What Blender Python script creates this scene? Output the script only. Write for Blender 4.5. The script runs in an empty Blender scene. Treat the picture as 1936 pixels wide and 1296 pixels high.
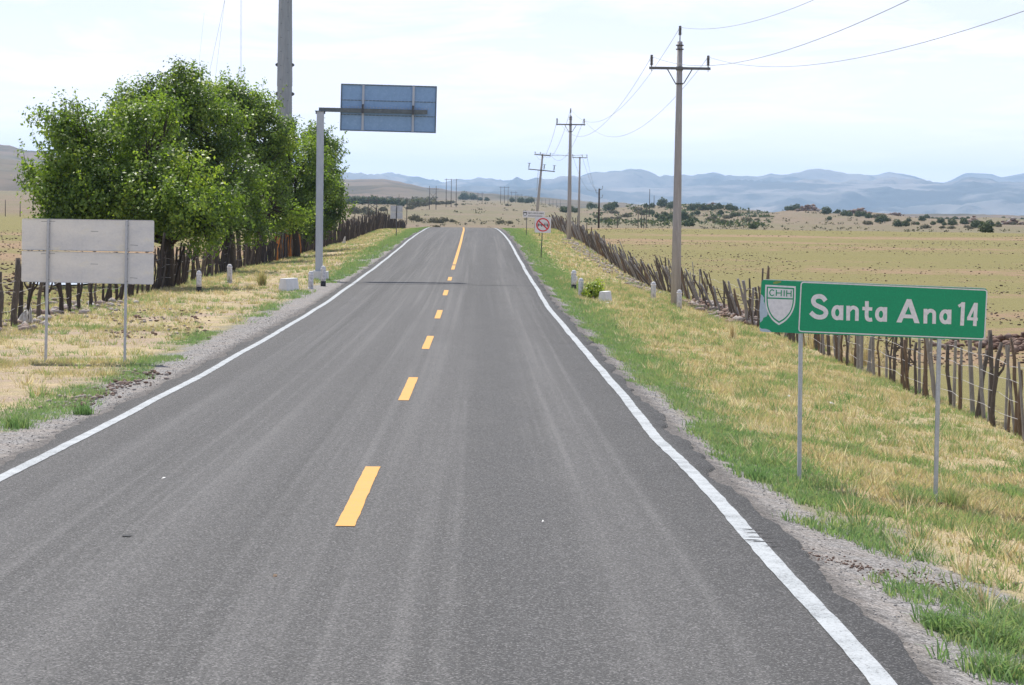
import bpy, bmesh, math, random
import numpy as np
from mathutils import Vector, Matrix, Euler

random.seed(7)
RS = np.random.RandomState(11)
R = math.radians
scene = bpy.context.scene
COL = scene.collection

# ------------------------------------------------------------------ camera
F = 4900.0                       # focal length in photo pixels (1936 wide)
CAMZ = 2.45
cam_d = bpy.data.cameras.new('camera')
cam_d.sensor_width = 36.0
cam_d.lens = 36.0 * F / 1936.0
cam_d.clip_start = 0.5
cam_d.clip_end = 90000
cam = bpy.data.objects.new('camera', cam_d)
COL.objects.link(cam)
THETA = math.atan(66.2 / F)
PHI = math.atan(242.0 / F)
ROLL = 0.013
CAMROT = Matrix.Rotation(-THETA, 3, 'Z') @ Matrix.Rotation(math.pi / 2 - PHI, 3, 'X') @ Matrix.Rotation(ROLL, 3, 'Z')
cam.location = (0, 0, CAMZ)
cam.rotation_euler = CAMROT.to_euler()
scene.camera = cam

# ------------------------------------------------------------------ light
SUN_EL, SUN_AZ = R(59), R(-18)           # azimuth clockwise from +Y (the road's direction)
SUN_S = 5.0
SKY_S = 0.11
EXPOSURE = 0.22
sdir = Vector((math.sin(SUN_AZ) * math.cos(SUN_EL), math.cos(SUN_AZ) * math.cos(SUN_EL), math.sin(SUN_EL)))
sd = bpy.data.lights.new('sun', 'SUN')
sd.energy = SUN_S
sd.angle = R(0.6)
sd.color = (1.0, 0.955, 0.88)
sun = bpy.data.objects.new('sun', sd)
sun.rotation_euler = sdir.to_track_quat('Z', 'Y').to_euler()
sun.location = (0, 0, 60)
COL.objects.link(sun)

world = bpy.data.worlds.new('World')
scene.world = world
world.use_nodes = True
wn = world.node_tree
wn.nodes.clear()
def W(t): return wn.nodes.new(t)
wo = W('ShaderNodeOutputWorld'); wb = W('ShaderNodeBackground'); sky = W('ShaderNodeTexSky')
sky.sky_type = 'NISHITA'; sky.sun_disc = False
sky.sun_elevation = SUN_EL; sky.sun_rotation = SUN_AZ
sky.altitude = 1800; sky.air_density = 1.0; sky.dust_density = 1.2; sky.ozone_density = 1.0
wb.inputs['Strength'].default_value = SKY_S
wtc = W('ShaderNodeTexCoord'); wsep = W('ShaderNodeSeparateXYZ')
wn.links.new(wtc.outputs['Generated'], wsep.inputs[0])
# project the view direction on a flat cloud layer
wz = W('ShaderNodeMath'); wz.operation = 'MAXIMUM'; wz.inputs[1].default_value = 0.0
wn.links.new(wsep.outputs['Z'], wz.inputs[0])
wza = W('ShaderNodeMath'); wza.operation = 'ADD'; wza.inputs[1].default_value = 0.035
wn.links.new(wz.outputs[0], wza.inputs[0])
wdx = W('ShaderNodeMath'); wdx.operation = 'DIVIDE'
wdy = W('ShaderNodeMath'); wdy.operation = 'DIVIDE'
wn.links.new(wsep.outputs['X'], wdx.inputs[0]); wn.links.new(wza.outputs[0], wdx.inputs[1])
wn.links.new(wsep.outputs['Y'], wdy.inputs[0]); wn.links.new(wza.outputs[0], wdy.inputs[1])
wcm = W('ShaderNodeCombineXYZ')
wn.links.new(wdx.outputs[0], wcm.inputs[0]); wn.links.new(wdy.outputs[0], wcm.inputs[1])
wmp = W('ShaderNodeMapping'); wmp.inputs['Scale'].default_value = (0.85, 0.42, 1); wmp.inputs['Location'].default_value = (3.1, 0.7, 0)
wmp.inputs['Rotation'].default_value = (0, 0, R(12))
wn.links.new(wcm.outputs[0], wmp.inputs[0])
wno = W('ShaderNodeTexNoise'); wno.inputs['Scale'].default_value = 1.15; wno.inputs['Detail'].default_value = 7; wno.inputs['Roughness'].default_value = 0.6
wno.inputs['Distortion'].default_value = 0.5
wn.links.new(wmp.outputs[0], wno.inputs['Vector'])
wrm = W('ShaderNodeMapRange'); wrm.inputs['From Min'].default_value = 0.46; wrm.inputs['From Max'].default_value = 0.70
wrm.inputs['To Min'].default_value = 0.0; wrm.inputs['To Max'].default_value = 1.0
wn.links.new(wno.outputs['Fac'], wrm.inputs['Value'])
# thin cirrus veil, thickest towards the horizon
wel = W('ShaderNodeMapRange'); wel.inputs['From Min'].default_value = 0.0; wel.inputs['From Max'].default_value = 0.40
wel.inputs['To Min'].default_value = 1.0; wel.inputs['To Max'].default_value = 0.15
wn.links.new(wsep.outputs['Z'], wel.inputs['Value'])
wmx0 = W('ShaderNodeMixRGB'); wmx0.inputs['Fac'].default_value = 0.8
wmx0.inputs['Color2'].default_value = (9.0, 8.9, 10.2, 1)      # pale veil
wn.links.new(sky.outputs[0], wmx0.inputs['Color1'])
wvf = W('ShaderNodeMath'); wvf.operation = 'MULTIPLY'; wvf.inputs[1].default_value = 0.88
wn.links.new(wel.outputs[0], wvf.inputs[0]); wn.links.new(wvf.outputs[0], wmx0.inputs['Fac'])
wcf = W('ShaderNodeMath'); wcf.operation = 'MULTIPLY'
wn.links.new(wrm.outputs[0], wcf.inputs[0]); wn.links.new(wel.outputs[0], wcf.inputs[1])
wcf2 = W('ShaderNodeMath'); wcf2.operation = 'MULTIPLY'; wcf2.inputs[1].default_value = 0.9
wn.links.new(wcf.outputs[0], wcf2.inputs[0])
wmx1 = W('ShaderNodeMixRGB'); wmx1.inputs['Color2'].default_value = (12.2, 11.6, 12.0, 1)
wn.links.new(wmx0.outputs[0], wmx1.inputs['Color1']); wn.links.new(wcf2.outputs[0], wmx1.inputs['Fac'])
whz = W('ShaderNodeMapRange'); whz.inputs['From Min'].default_value = 0.0; whz.inputs['From Max'].default_value = 0.075
whz.inputs['To Min'].default_value = 1.0; whz.inputs['To Max'].default_value = 0.0
wn.links.new(wsep.outputs['Z'], whz.inputs['Value'])
wmx2 = W('ShaderNodeMixRGB'); wmx2.inputs['Color2'].default_value = (12.6, 12.0, 12.6, 1)   # milky air low over the horizon
wn.links.new(wmx1.outputs[0], wmx2.inputs['Color1']); wn.links.new(whz.outputs[0], wmx2.inputs['Fac'])
wn.links.new(wmx2.outputs[0], wb.inputs['Color']); wn.links.new(wb.outputs[0], wo.inputs[0])

vs = scene.view_settings
vs.view_transform = 'Standard'; vs.look = 'None'; vs.exposure = EXPOSURE; vs.gamma = 1.0; vs.use_curve_mapping = False
scene.cycles.volume_bounces = 3
scene.cycles.max_bounces = 6
scene.cycles.transparent_max_bounces = 6

# ------------------------------------------------------------------ helpers
def ray(px, py):
    return CAMROT @ Vector(((px - 968.0) / F, (648.0 - py) / F, -1.0))
def at(px, py, Y):                       # world point on the pixel's ray at road distance Y
    d = ray(px, py)
    return Vector((0, 0, CAMZ)) + d * (Y / d.y)
def xat(px, Y):
    return at(px, 420, Y).x

def tab(x, pts):
    a = np.array(pts, float)
    return np.interp(x, a[:, 0], a[:, 1])

def smooth_tab(pts, w):
    a = np.array(pts, float)
    xs = np.arange(a[0, 0], a[-1, 0] + .5, 1.0)
    ys = np.interp(xs, a[:, 0], a[:, 1])
    k = np.hanning(w * 2 + 1); k /= k.sum()
    yp = np.concatenate([np.full(w, ys[0]), ys, np.full(w, ys[-1])])
    return xs, np.convolve(yp, k, 'valid')

def vn(x, y, s, seed=0):                 # value noise 0..1
    x = np.asarray(x, float) / s; y = np.asarray(y, float) / s
    xi = np.floor(x).astype(np.int64); yi = np.floor(y).astype(np.int64)
    fx = x - xi; fy = y - yi
    fx = fx * fx * (3 - 2 * fx); fy = fy * fy * (3 - 2 * fy)
    def h(a, b):
        n = (a * 374761393 + b * 668265263 + seed * 974634777) & 0xffffffff
        n = ((n ^ (n >> 13)) * 1274126177) & 0xffffffff
        n = n ^ (n >> 16)
        return (n & 0xffffff) / float(0xffffff)
    return (h(xi, yi) * (1 - fx) + h(xi + 1, yi) * fx) * (1 - fy) + (h(xi, yi + 1) * (1 - fx) + h(xi + 1, yi + 1) * fx) * fy

def fbm(x, y, s, seed=0, o=4):
    t = 0; a = 0.5; n = 0
    for i in range(o):
        t = t + a * vn(x, y, s, seed + i); n += a; a *= .5; s *= .5
    return t / n

def sstep(a, b, x):
    t = np.clip((x - a) / (b - a), 0, 1)
    return t * t * (3 - 2 * t)

# ---- terrain profile (metres; x across, y along the road, road level at the camera = 0)
ZR = smooth_tab([(-60, 0), (0, 0), (13.5, 0), (20.5, -.04), (31.4, -.16), (43.7, -.24), (60, -.27), (75, -.26), (88, -.175), (99, -.09), (111, 0), (131, .2), (151, .42), (171, .67), (200, .9), (226, 1.02), (245, 1.06), (270, 1.03), (300, .85), (350, .3), (420, -.5), (600, -1.5)], 6)
ZF = smooth_tab([(-60, -1.1), (20, -1.0), (43, -1.1), (56, -1.05), (86, -1.08), (104, -1.05), (125, -1.15), (148, -.9), (183, -.2), (206, .25), (238, .6), (284, 1.1), (310, 1.1), (350, .6), (420, -.4), (600, -1.0)], 8)
ZL = smooth_tab([(-60, -.2), (40, -.25), (60, -.28), (90, -.22), (108, -.2), (132, -.2), (157, -.08), (209, .02), (258, .42), (300, .85), (340, 1.0), (378, 1.0), (450, .5), (600, 0)], 8)
XR, XL = 2.40, -4.77
def bend(Y):                             # the road drifts a little to the left near the crest
    return tab(Y, [(60, 0), (110, -.07), (170, -.1), (226, -.25), (260, -.45), (300, -.9), (400, -2.5), (600, -8)])
def xfence(Y):
    return tab(Y, [(0, 9.0), (104, 9.0), (148, 8.6), (200, 8.35), (260, 8.3), (340, 8.5)])
RIDGE = [(600, 0), (1050, 8), (1100, 16), (1200, 20), (1260, 24), (1300, 27), (1350, 24), (1400, 19), (1450, 14), (1490, 20), (1525, 25), (1545, 24), (1580, 12), (1610, 17), (1640, 18), (1680, 15), (1715, 10), (1800, 5), (1840, 9), (1870, 12), (1900, 10), (1936, 7), (2200, 12), (2600, 4)]
def gz(X, Y):
    X = np.asarray(X, float); Y = np.asarray(Y, float)
    b = bend(Y)
    zr = np.interp(Y, *ZR); zf = np.interp(Y, *ZF); zl = np.interp(Y, *ZL)
    tr = np.clip((X - b - XR) / (9.0 - XR), 0, 1) ** .85
    tl = np.clip((XL + b - X) / 6.0, 0, 1) ** .8
    near = zr + (zf - zr) * tr + (zl - zr) * tl
    out = sstep(2.0, 8.0, np.maximum(X - 2.5, -4.9 - X))
    near = near + out * (fbm(X, Y, 7, 3, 3) - .5) * .22
    # left-hand field climbs slowly
    lf = tab(Y, [(0, -.5), (60, -.35), (150, .2), (300, 1.2), (600, 3)])
    near = near + (lf - near) * sstep(-14, -45, X)
    px = 905 + F * X / np.maximum(Y, 30)
    A = tab(Y, [(250, .9), (300, 1.2), (600, 3), (1000, 6.5), (1500, 12), (2200, 13), (3000, 8), (6000, 0), (30000, -60)])
    C = tab(Y, [(250, .9), (300, .3), (400, -.6), (500, -.35), (700, 1.2), (1000, 3.3), (1600, 8.7), (2500, 15.5), (3200, 14), (6000, 0), (30000, -60)])
    D = tab(Y, [(250, 1.0), (285, 1.14), (330, .8), (400, -.3), (500, -.4), (600, .2), (800, 1.3), (1000, 2.6), (1600, -1), (2500, -8), (6000, -25), (30000, -90)])
    rg = tab(px, [(a, c * 1300 / F) for a, c in RIDGE])
    rb = np.exp(-((Y - 1300) / np.where(Y < 1300, 190.0, 120.0)) ** 2)
    D = D + rg * rb * (1 + .25 * (fbm(X, Y, 40, 9, 4) - .5) * 2)
    wl = 1 - sstep(350, 760, px); wr = sstep(1000, 1180, px)
    far = A * wl + D * wr + C * (1 - wl - wr)
    far = far + (fbm(X, Y, 90, 5, 4) - .5) * 2.4 * sstep(380, 1100, Y)
    k = sstep(250, 330, Y)
    return near * (1 - k) + far * k

def gzf(X, Y):
    return float(gz(X, Y))

def hit(px, py, d0=20, d1=4000):
    d = ray(px, py); d = d / d.y
    Ys = np.geomspace(d0, d1, 1500)
    zz = CAMZ + d.z * Ys
    g = gz(d.x * Ys, Ys)
    idx = np.nonzero(zz <= g)[0]
    if len(idx) == 0:
        return None
    Y = Ys[idx[0]]
    return Vector((d.x * Y, Y, float(g[idx[0]])))

def setp(o, label=None, cat=None, group=None, kind=None):
    if label: o['label'] = label
    if cat: o['category'] = cat
    if group: o['group'] = group
    if kind: o['kind'] = kind
    return o

def link(name, me, mat=None, parent=None, loc=None, rot=None):
    o = bpy.data.objects.new(name, me)
    COL.objects.link(o)
    if mat is not None and me is not None:
        for m in (mat if isinstance(mat, (list, tuple)) else [mat]):
            me.materials.append(m)
    if parent: o.parent = parent
    if loc is not None: o.location = loc
    if rot is not None: o.rotation_euler = rot
    return o

def empty(name, loc=(0, 0, 0), rot=(0, 0, 0), **k):
    o = bpy.data.objects.new(name, None)
    o.empty_display_size = .3
    COL.objects.link(o)
    o.location = loc; o.rotation_euler = rot
    return setp(o, **k)

def fastmesh(name, V, faces, smooth=False):
    """V (n,3) array; faces: list of index arrays (m,k)"""
    me = bpy.data.meshes.new(name)
    V = np.asarray(V, np.float32)
    me.vertices.add(len(V)); me.vertices.foreach_set('co', V.ravel())
    faces = [np.asarray(f, np.int32) for f in faces if len(f)]
    loops = np.concatenate([f.ravel() for f in faces])
    tot = np.concatenate([np.full(len(f), f.shape[1], np.int32) for f in faces])
    st = np.concatenate([[0], np.cumsum(tot)[:-1]]).astype(np.int32)
    me.loops.add(len(loops)); me.loops.foreach_set('vertex_index', loops)
    me.polygons.add(len(tot)); me.polygons.foreach_set('loop_start', st); me.polygons.foreach_set('loop_total', tot)
    if smooth:
        me.polygons.foreach_set('use_smooth', np.ones(len(tot), bool))
    me.update(calc_edges=True)
    me.validate()
    return me

def attr(me, name, vals):
    a = me.attributes.new(name, 'FLOAT', 'POINT')
    a.data.foreach_set('value', np.asarray(vals, np.float32))

class MB:
    def __init__(s): s.v = []; s.f = []; s.m = []; s.mi = 0; s.sm = []
    def add(s, vs, fs, smooth=False):
        b = len(s.v)
        s.v += [tuple(v) for v in vs]
        for f in fs:
            s.f.append([b + i for i in f]); s.m.append(s.mi); s.sm.append(smooth)
        return s
    def box(s, c, d, rot=None, taper=1.0, tapery=None):
        ty = taper if tapery is None else tapery
        x, y, z = d[0] / 2, d[1] / 2, d[2] / 2
        vs = [Vector((sx * x * (taper if sz > 0 else 1), sy * y * (ty if sz > 0 else 1), sz * z)) for sz in (-1, 1) for sy in (-1, 1) for sx in (-1, 1)]
        if rot is not None: vs = [rot @ v for v in vs]
        vs = [v + Vector(c) for v in vs]
        return s.add(vs, [(0, 2, 3, 1), (4, 5, 7, 6), (0, 1, 5, 4), (2, 6, 7, 3), (0, 4, 6, 2), (1, 3, 7, 5)])
    def tube(s, path, rad, n=8, cap=True, smooth=True, phase=0.0):
        path = [Vector(p) for p in path]
        if not hasattr(rad, '__len__'): rad = [rad] * len(path)
        vs = []; fs = []
        up = None
        for i, p in enumerate(path):
            t = (path[min(i + 1, len(path) - 1)] - path[max(i - 1, 0)])
            t = t.normalized() if t.length > 1e-9 else Vector((0, 0, 1))
            if up is None:
                up = Vector((1, 0, 0)) if abs(t.x) < .9 else Vector((0, 1, 0))
            a = (up - t * up.dot(t)).normalized(); up = a
            bb = t.cross(a)
            for k in range(n):
                w = 2 * math.pi * k / n + phase
                vs.append(p + (a * math.cos(w) + bb * math.sin(w)) * rad[i])
        for i in range(len(path) - 1):
            for k in range(n):
                k2 = (k + 1) % n
                fs.append((i * n + k, i * n + k2, (i + 1) * n + k2, (i + 1) * n + k))
        if cap:
            fs.append(tuple(range(n - 1, -1, -1)))
            fs.append(tuple((len(path) - 1) * n + k for k in range(n)))
        return s.add(vs, fs, smooth)
    def lathe(s, prof, n=16, c=(0, 0, 0), smooth=True):
        c = Vector(c)
        vs = [c + Vector((r * math.cos(2 * math.pi * k / n), r * math.sin(2 * math.pi * k / n), z)) for r, z in prof for k in range(n)]
        fs = [(i * n + k, i * n + (k + 1) % n, (i + 1) * n + (k + 1) % n, (i + 1) * n + k) for i in range(len(prof) - 1) for k in range(n)]
        fs.append(tuple(range(n - 1, -1, -1))); fs.append(tuple((len(prof) - 1) * n + k for k in range(n)))
        return s.add(vs, fs, smooth)
    def prism(s, poly, y0, y1):          # polygon in xz extruded along y
        n = len(poly)
        vs = [(p[0], y0, p[1]) for p in poly] + [(p[0], y1, p[1]) for p in poly]
        fs = [tuple(range(n)), tuple(range(2 * n - 1, n - 1, -1))] + [(i, i + n, (i + 1) % n + n, (i + 1) % n) for i in range(n)]
        return s.add(vs, fs)
    def mesh(s, name):
        me = bpy.data.meshes.new(name)
        me.from_pydata(s.v, [], s.f)
        for p, m, sm in zip(me.polygons, s.m, s.sm):
            p.material_index = m; p.use_smooth = sm
        me.update()
        return me
    def build(s, name, mat, parent=None, loc=None, rot=None, bevel=0):
        o = link(name, s.mesh(name), mat, parent, loc, rot)
        if bevel:
            b = o.modifiers.new('bevel', 'BEVEL'); b.width = bevel; b.segments = 2; b.limit_method = 'ANGLE'
        return o

# ------------------------------------------------------------------ materials
class NT:
    def __init__(s, name):
        s.mat = bpy.data.materials.new(name); s.mat.use_nodes = True
        s.t = s.mat.node_tree; s.t.nodes.clear()
        s.out = s.n('ShaderNodeOutputMaterial')
        s.tc = s.n('ShaderNodeTexCoord')
    def n(s, t, **k):
        x = s.t.nodes.new(t)
        for a, b in k.items(): setattr(x, a, b)
        return x
    def l(s, a, b): s.t.links.new(a, b)
    def put(s, sock, v):
        if hasattr(v, 'default_value') or hasattr(v, 'is_linked'): s.l(v, sock)
        else: sock.default_value = v
    def math(s, op, a, b=0.0, c=None, clamp=False):
        m = s.n('ShaderNodeMath', operation=op); m.use_clamp = clamp
        s.put(m.inputs[0], a); s.put(m.inputs[1], b)
        if c is not None: s.put(m.inputs[2], c)
        return m.outputs[0]
    def noise(s, scale, detail=4, rough=.55, stretch=None, coord=None, loc=None, dist=0.0):
        co = coord or s.tc.outputs['Object']
        if stretch or loc:
            mp = s.n('ShaderNodeMapping')
            if stretch: mp.inputs['Scale'].default_value = stretch
            if loc: mp.inputs['Location'].default_value = loc
            s.l(co, mp.inputs[0]); co = mp.outputs[0]
        x = s.n('ShaderNodeTexNoise'); x.inputs['Scale'].default_value = scale; x.inputs['Detail'].default_value = detail
        x.inputs['Roughness'].default_value = rough; x.inputs['Distortion'].default_value = dist
        s.l(co, x.inputs['Vector'])
        return x.outputs['Fac']
    def vor(s, scale, coord=None, out='Distance', stretch=None):
        co = coord or s.tc.outputs['Object']
        if stretch:
            mp = s.n('ShaderNodeMapping'); mp.inputs['Scale'].default_value = stretch
            s.l(co, mp.inputs[0]); co = mp.outputs[0]
        x = s.n('ShaderNodeTexVoronoi'); x.inputs['Scale'].default_value = scale
        s.l(co, x.inputs['Vector'])
        return x.outputs[out]
    def rng(s, v, a, b, c=0.0, d=1.0, smooth=True):
        m = s.n('ShaderNodeMapRange'); m.interpolation_type = 'SMOOTHSTEP' if smooth else 'LINEAR'
        s.put(m.inputs['Value'], v)
        m.inputs['From Min'].default_value = a; m.inputs['From Max'].default_value = b
        m.inputs['To Min'].default_value = c; m.inputs['To Max'].default_value = d
        return m.outputs[0]
    def mix(s, f, a, b, op='MIX'):
        m = s.n('ShaderNodeMixRGB', blend_type=op)
        s.put(m.inputs['Fac'], f)
        s.put(m.inputs['Color1'], a if not isinstance(a, tuple) else (*a[:3], 1))
        s.put(m.inputs['Color2'], b if not isinstance(b, tuple) else (*b[:3], 1))
        return m.outputs[0]
    def bump(s, h, strength=.3, dist=.02):
        b = s.n('ShaderNodeBump'); b.inputs['Strength'].default_value = strength; b.inputs['Distance'].default_value = dist
        s.l(h, b.inputs['Height'])
        return b.outputs[0]
    def pbr(s, col, rough=.9, metal=0.0, normal=None, spec=.3):
        p = s.n('ShaderNodeBsdfPrincipled')
        s.put(p.inputs['Base Color'], (*col[:3], 1) if isinstance(col, tuple) else col)
        s.put(p.inputs['Roughness'], rough); p.inputs['Metallic'].default_value = metal
        p.inputs['Specular IOR Level'].default_value = spec
        if normal is not None: s.l(normal, p.inputs['Normal'])
        s.l(p.outputs[0], s.out.inputs['Surface'])
        s.p = p
        return s.mat

def worn(name, base, dark, light=None, scale=6, rough=.85, metal=0.0, stretch=None, amt=.6, bump=.15, spec=.3, fine=60):
    m = NT(name)
    a = m.rng(m.noise(scale, 6, .65, stretch), .35, .7)
    c = m.mix(m.math('MULTIPLY', a, amt), base, dark)
    if light:
        b = m.rng(m.noise(scale * 2.3, 5, .6, stretch, loc=(5, 3, 1)), .55, .75)
        c = m.mix(b, c, light)
    f = m.noise(fine, 3, .6)
    c = m.mix(.25, c, m.mix(f, (0, 0, 0), (1, 1, 1)), 'OVERLAY')
    return m.pbr(c, rough, metal, m.bump(f, bump, .004), spec)

M = {}
M['concrete'] = worn('pole_concrete', (.42, .395, .385), (.29, .275, .265), (.52, .49, .475), 1.2, stretch=(6, 6, .6))
M['concrete_white'] = worn('whitewash', (.76, .76, .76), (.5, .5, .5), None, 5, stretch=(1, 1, .5), amt=.35, rough=.8)
M['bollard_grey'] = worn('bollard_paint', (.74, .74, .76), (.30, .30, .32), (.72, .73, .75), 16, stretch=(1, 1, .6), amt=.8)
M['black_paint'] = worn('black_band', (.035, .035, .04), (.09, .09, .09), None, 20)
M['galv'] = worn('galvanised_steel', (.50, .52, .55), (.34, .36, .39), (.62, .64, .66), 14, rough=.55, metal=.35, stretch=(1, 1, .25), spec=.5)
M['galv_dark'] = worn('weathered_hardware', (.10, .105, .115), (.06, .06, .07), None, 20, rough=.7)
M['alu'] = worn('aluminium_sheet', (.78, .76, .72), (.54, .55, .58), (.78, .74, .63), 1.6, rough=.5, metal=.25, stretch=(.6, 1, 1.3), amt=.65, bump=.05, spec=.4, fine=25)
M['gantry'] = worn('gantry_paint', (.52, .56, .62), (.40, .45, .52), (.62, .65, .69), 3, rough=.6, stretch=(2, 2, .4))
M['arm_shaded'] = worn('arm_shaded', (.16, .185, .20), (.10, .12, .13), (.24, .26, .27), 4)  # arm colour darkened to stand for its under-lit side
M['skylit_back'] = worn('skylit_backing', (.29, .45, .68), (.22, .36, .56), (.36, .52, .74), 5, rough=.65, amt=.5)  # blue skylight on the shaded panel back, painted as sheet colour
M['blue_frame'] = worn('frame_steel', (.13, .18, .23), (.09, .12, .15), (.24, .28, .33), 18, rough=.6)
M['steel_pole'] = worn('transmission_pole_steel', (.33, .365, .40), (.24, .265, .29), (.42, .44, .46), 1.0, rough=.6, metal=.2, stretch=(3, 3, .35), amt=.7, spec=.4)
M['green_sign'] = worn('sign_green', (.002, .33, .15), (.004, .28, .13), None, 25, rough=.45, amt=.5, bump=.02, spec=.4)
M['sign_white'] = worn('sign_white_sheeting', (.86, .84, .85), (.56, .55, .57), None, 30, rough=.5, amt=.5, bump=.02)
M['peel'] = worn('bare_metal_patch', (.50, .60, .68), (.40, .5, .58), None, 14, rough=.6)
M['smudge'] = worn('paint_smudge', (.35, .38, .10), (.05, .28, .10), None, 30, rough=.7)
M['red_sign'] = worn('sign_red', (.75, .03, .04), (.6, .03, .04), None, 20, rough=.5)
M['black_ink'] = worn('sign_black', (.03, .03, .035), (.05, .05, .05), None, 20, rough=.6)
M['wire'] = worn('conductor', (.26, .27, .28), (.10, .10, .10), None, 20, rough=.6)
M['barbed'] = worn('fence_wire', (.55, .53, .52), (.30, .25, .22), None, 8, rough=.6)
M['insul'] = worn('insulator_porcelain', (.13, .12, .12), (.09, .09, .09), (.2, .19, .19), 20, rough=.4)
M['xarm'] = worn('crossarm_steel', (.16, .16, .165), (.10, .10, .105), None, 14, rough=.7)
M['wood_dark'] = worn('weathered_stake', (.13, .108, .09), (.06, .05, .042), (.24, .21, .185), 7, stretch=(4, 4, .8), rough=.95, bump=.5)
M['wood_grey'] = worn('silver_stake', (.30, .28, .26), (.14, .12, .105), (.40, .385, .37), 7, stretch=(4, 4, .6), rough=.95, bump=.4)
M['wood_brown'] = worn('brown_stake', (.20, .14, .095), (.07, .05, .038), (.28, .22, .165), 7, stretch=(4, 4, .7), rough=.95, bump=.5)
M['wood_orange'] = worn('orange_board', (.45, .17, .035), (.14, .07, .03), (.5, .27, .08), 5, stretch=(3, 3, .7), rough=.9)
M['wood_shaded'] = worn('shaded_stake', (.062, .05, .042), (.03, .025, .022), (.13, .115, .10), 7, stretch=(4, 4, .8), rough=.95, bump=.5)  # left fence stakes, darkened in colour for the shade they stand in
M['wood_pole'] = worn('creosoted_pole', (.07, .045, .03), (.035, .025, .02), None, 5, rough=.95, stretch=(4, 4, .5))
M['rag'] = worn('plastic_rag', (.78, .77, .75), (.5, .47, .43), None, 8, rough=.7)
M['bark'] = worn('bark', (.075, .058, .042), (.03, .024, .02), (.13, .11, .09), 9, stretch=(3, 3, .6), rough=.95, bump=.6)
M['far_wood'] = worn('distant_pole_wood', (.10, .085, .075), (.07, .06, .05), None, 5)
M['yellow_line'] = None

def stone_mat(name, a, b, c):
    m = NT(name)
    oi = m.n('ShaderNodeObjectInfo')
    at_ = m.n('ShaderNodeAttribute'); at_.attribute_name = 'tint'
    col = m.mix(m.rng(at_.outputs['Fac'], 0, .5), a, b)
    col = m.mix(m.rng(at_.outputs['Fac'], .5, 1), col, c)
    n = m.noise(18, 5, .65)
    col = m.mix(.4, col, m.mix(n, (.1, .1, .1), (.9, .9, .9)), 'OVERLAY')
    return m.pbr(col, .95, 0, m.bump(n, .5, .02), .2)
M['stone'] = stone_mat('field_stone', (.16, .10, .075), (.27, .20, .165), (.40, .36, .33))
M['gravel'] = stone_mat('grey_gravel', (.20, .19, .185), (.29, .275, .265), (.40, .385, .37))
M['clod'] = stone_mat('field_clod', (.08, .055, .042), (.12, .075, .05), (.32, .26, .21))

def leaf_mat(name, ramp, rough=.45, trans=.3, tm=(1.6, 1.7, .7)):
    m = NT(name)
    at_ = m.n('ShaderNodeAttribute'); at_.attribute_name = 'tint'
    cr = m.n('ShaderNodeValToRGB')
    e = cr.color_ramp.elements
    while len(e) < len(ramp): e.new(.5)
    for i, (p, c) in enumerate(ramp):
        e[i].position = p; e[i].color = (*c, 1)
    m.l(at_.outputs['Fac'], cr.inputs[0])
    p = m.n('ShaderNodeBsdfPrincipled'); m.l(cr.outputs[0], p.inputs['Base Color'])
    p.inputs['Roughness'].default_value = rough; p.inputs['Specular IOR Level'].default_value = .5 if name == 'mulberry_leaf' else .25
    t = m.n('ShaderNodeBsdfTranslucent')
    hs = m.mix(1.0, cr.outputs[0], tm, 'MULTIPLY')
    m.l(hs, t.inputs['Color'])
    x = m.n('ShaderNodeMixShader'); x.inputs[0].default_value = trans
    m.l(p.outputs[0], x.inputs[1]); m.l(t.outputs[0], x.inputs[2]); m.l(x.outputs[0], m.out.inputs['Surface'])
    return m.mat
M['leaf'] = leaf_mat('mulberry_leaf', [(0, (.05, .085, .025)), (.35, (.115, .18, .04)), (.7, (.21, .30, .055)), (1, (.36, .42, .075))], .44, .46)
M['grass'] = leaf_mat('grass_blade', [(0, (.12, .22, .085)), (.2, (.20, .32, .13)), (.36, (.30, .35, .16)), (.5, (.42, .365, .20)), (.62, (.51, .42, .245)), (.78, (.60, .50, .33)), (.9, (.42, .30, .18)), (1, (.72, .64, .48))], .75, .42, (1.15, 1.2, .85))
M['scrub'] = leaf_mat('scrub_leaf', [(0, (.045, .065, .035)), (.5, (.085, .115, .06)), (1, (.15, .18, .09))], .8, .15)
M['scrub_grey'] = leaf_mat('grey_scrub', [(0, (.09, .085, .06)), (.5, (.14, .13, .09)), (1, (.2, .19, .14))], .9, .15)

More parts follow.
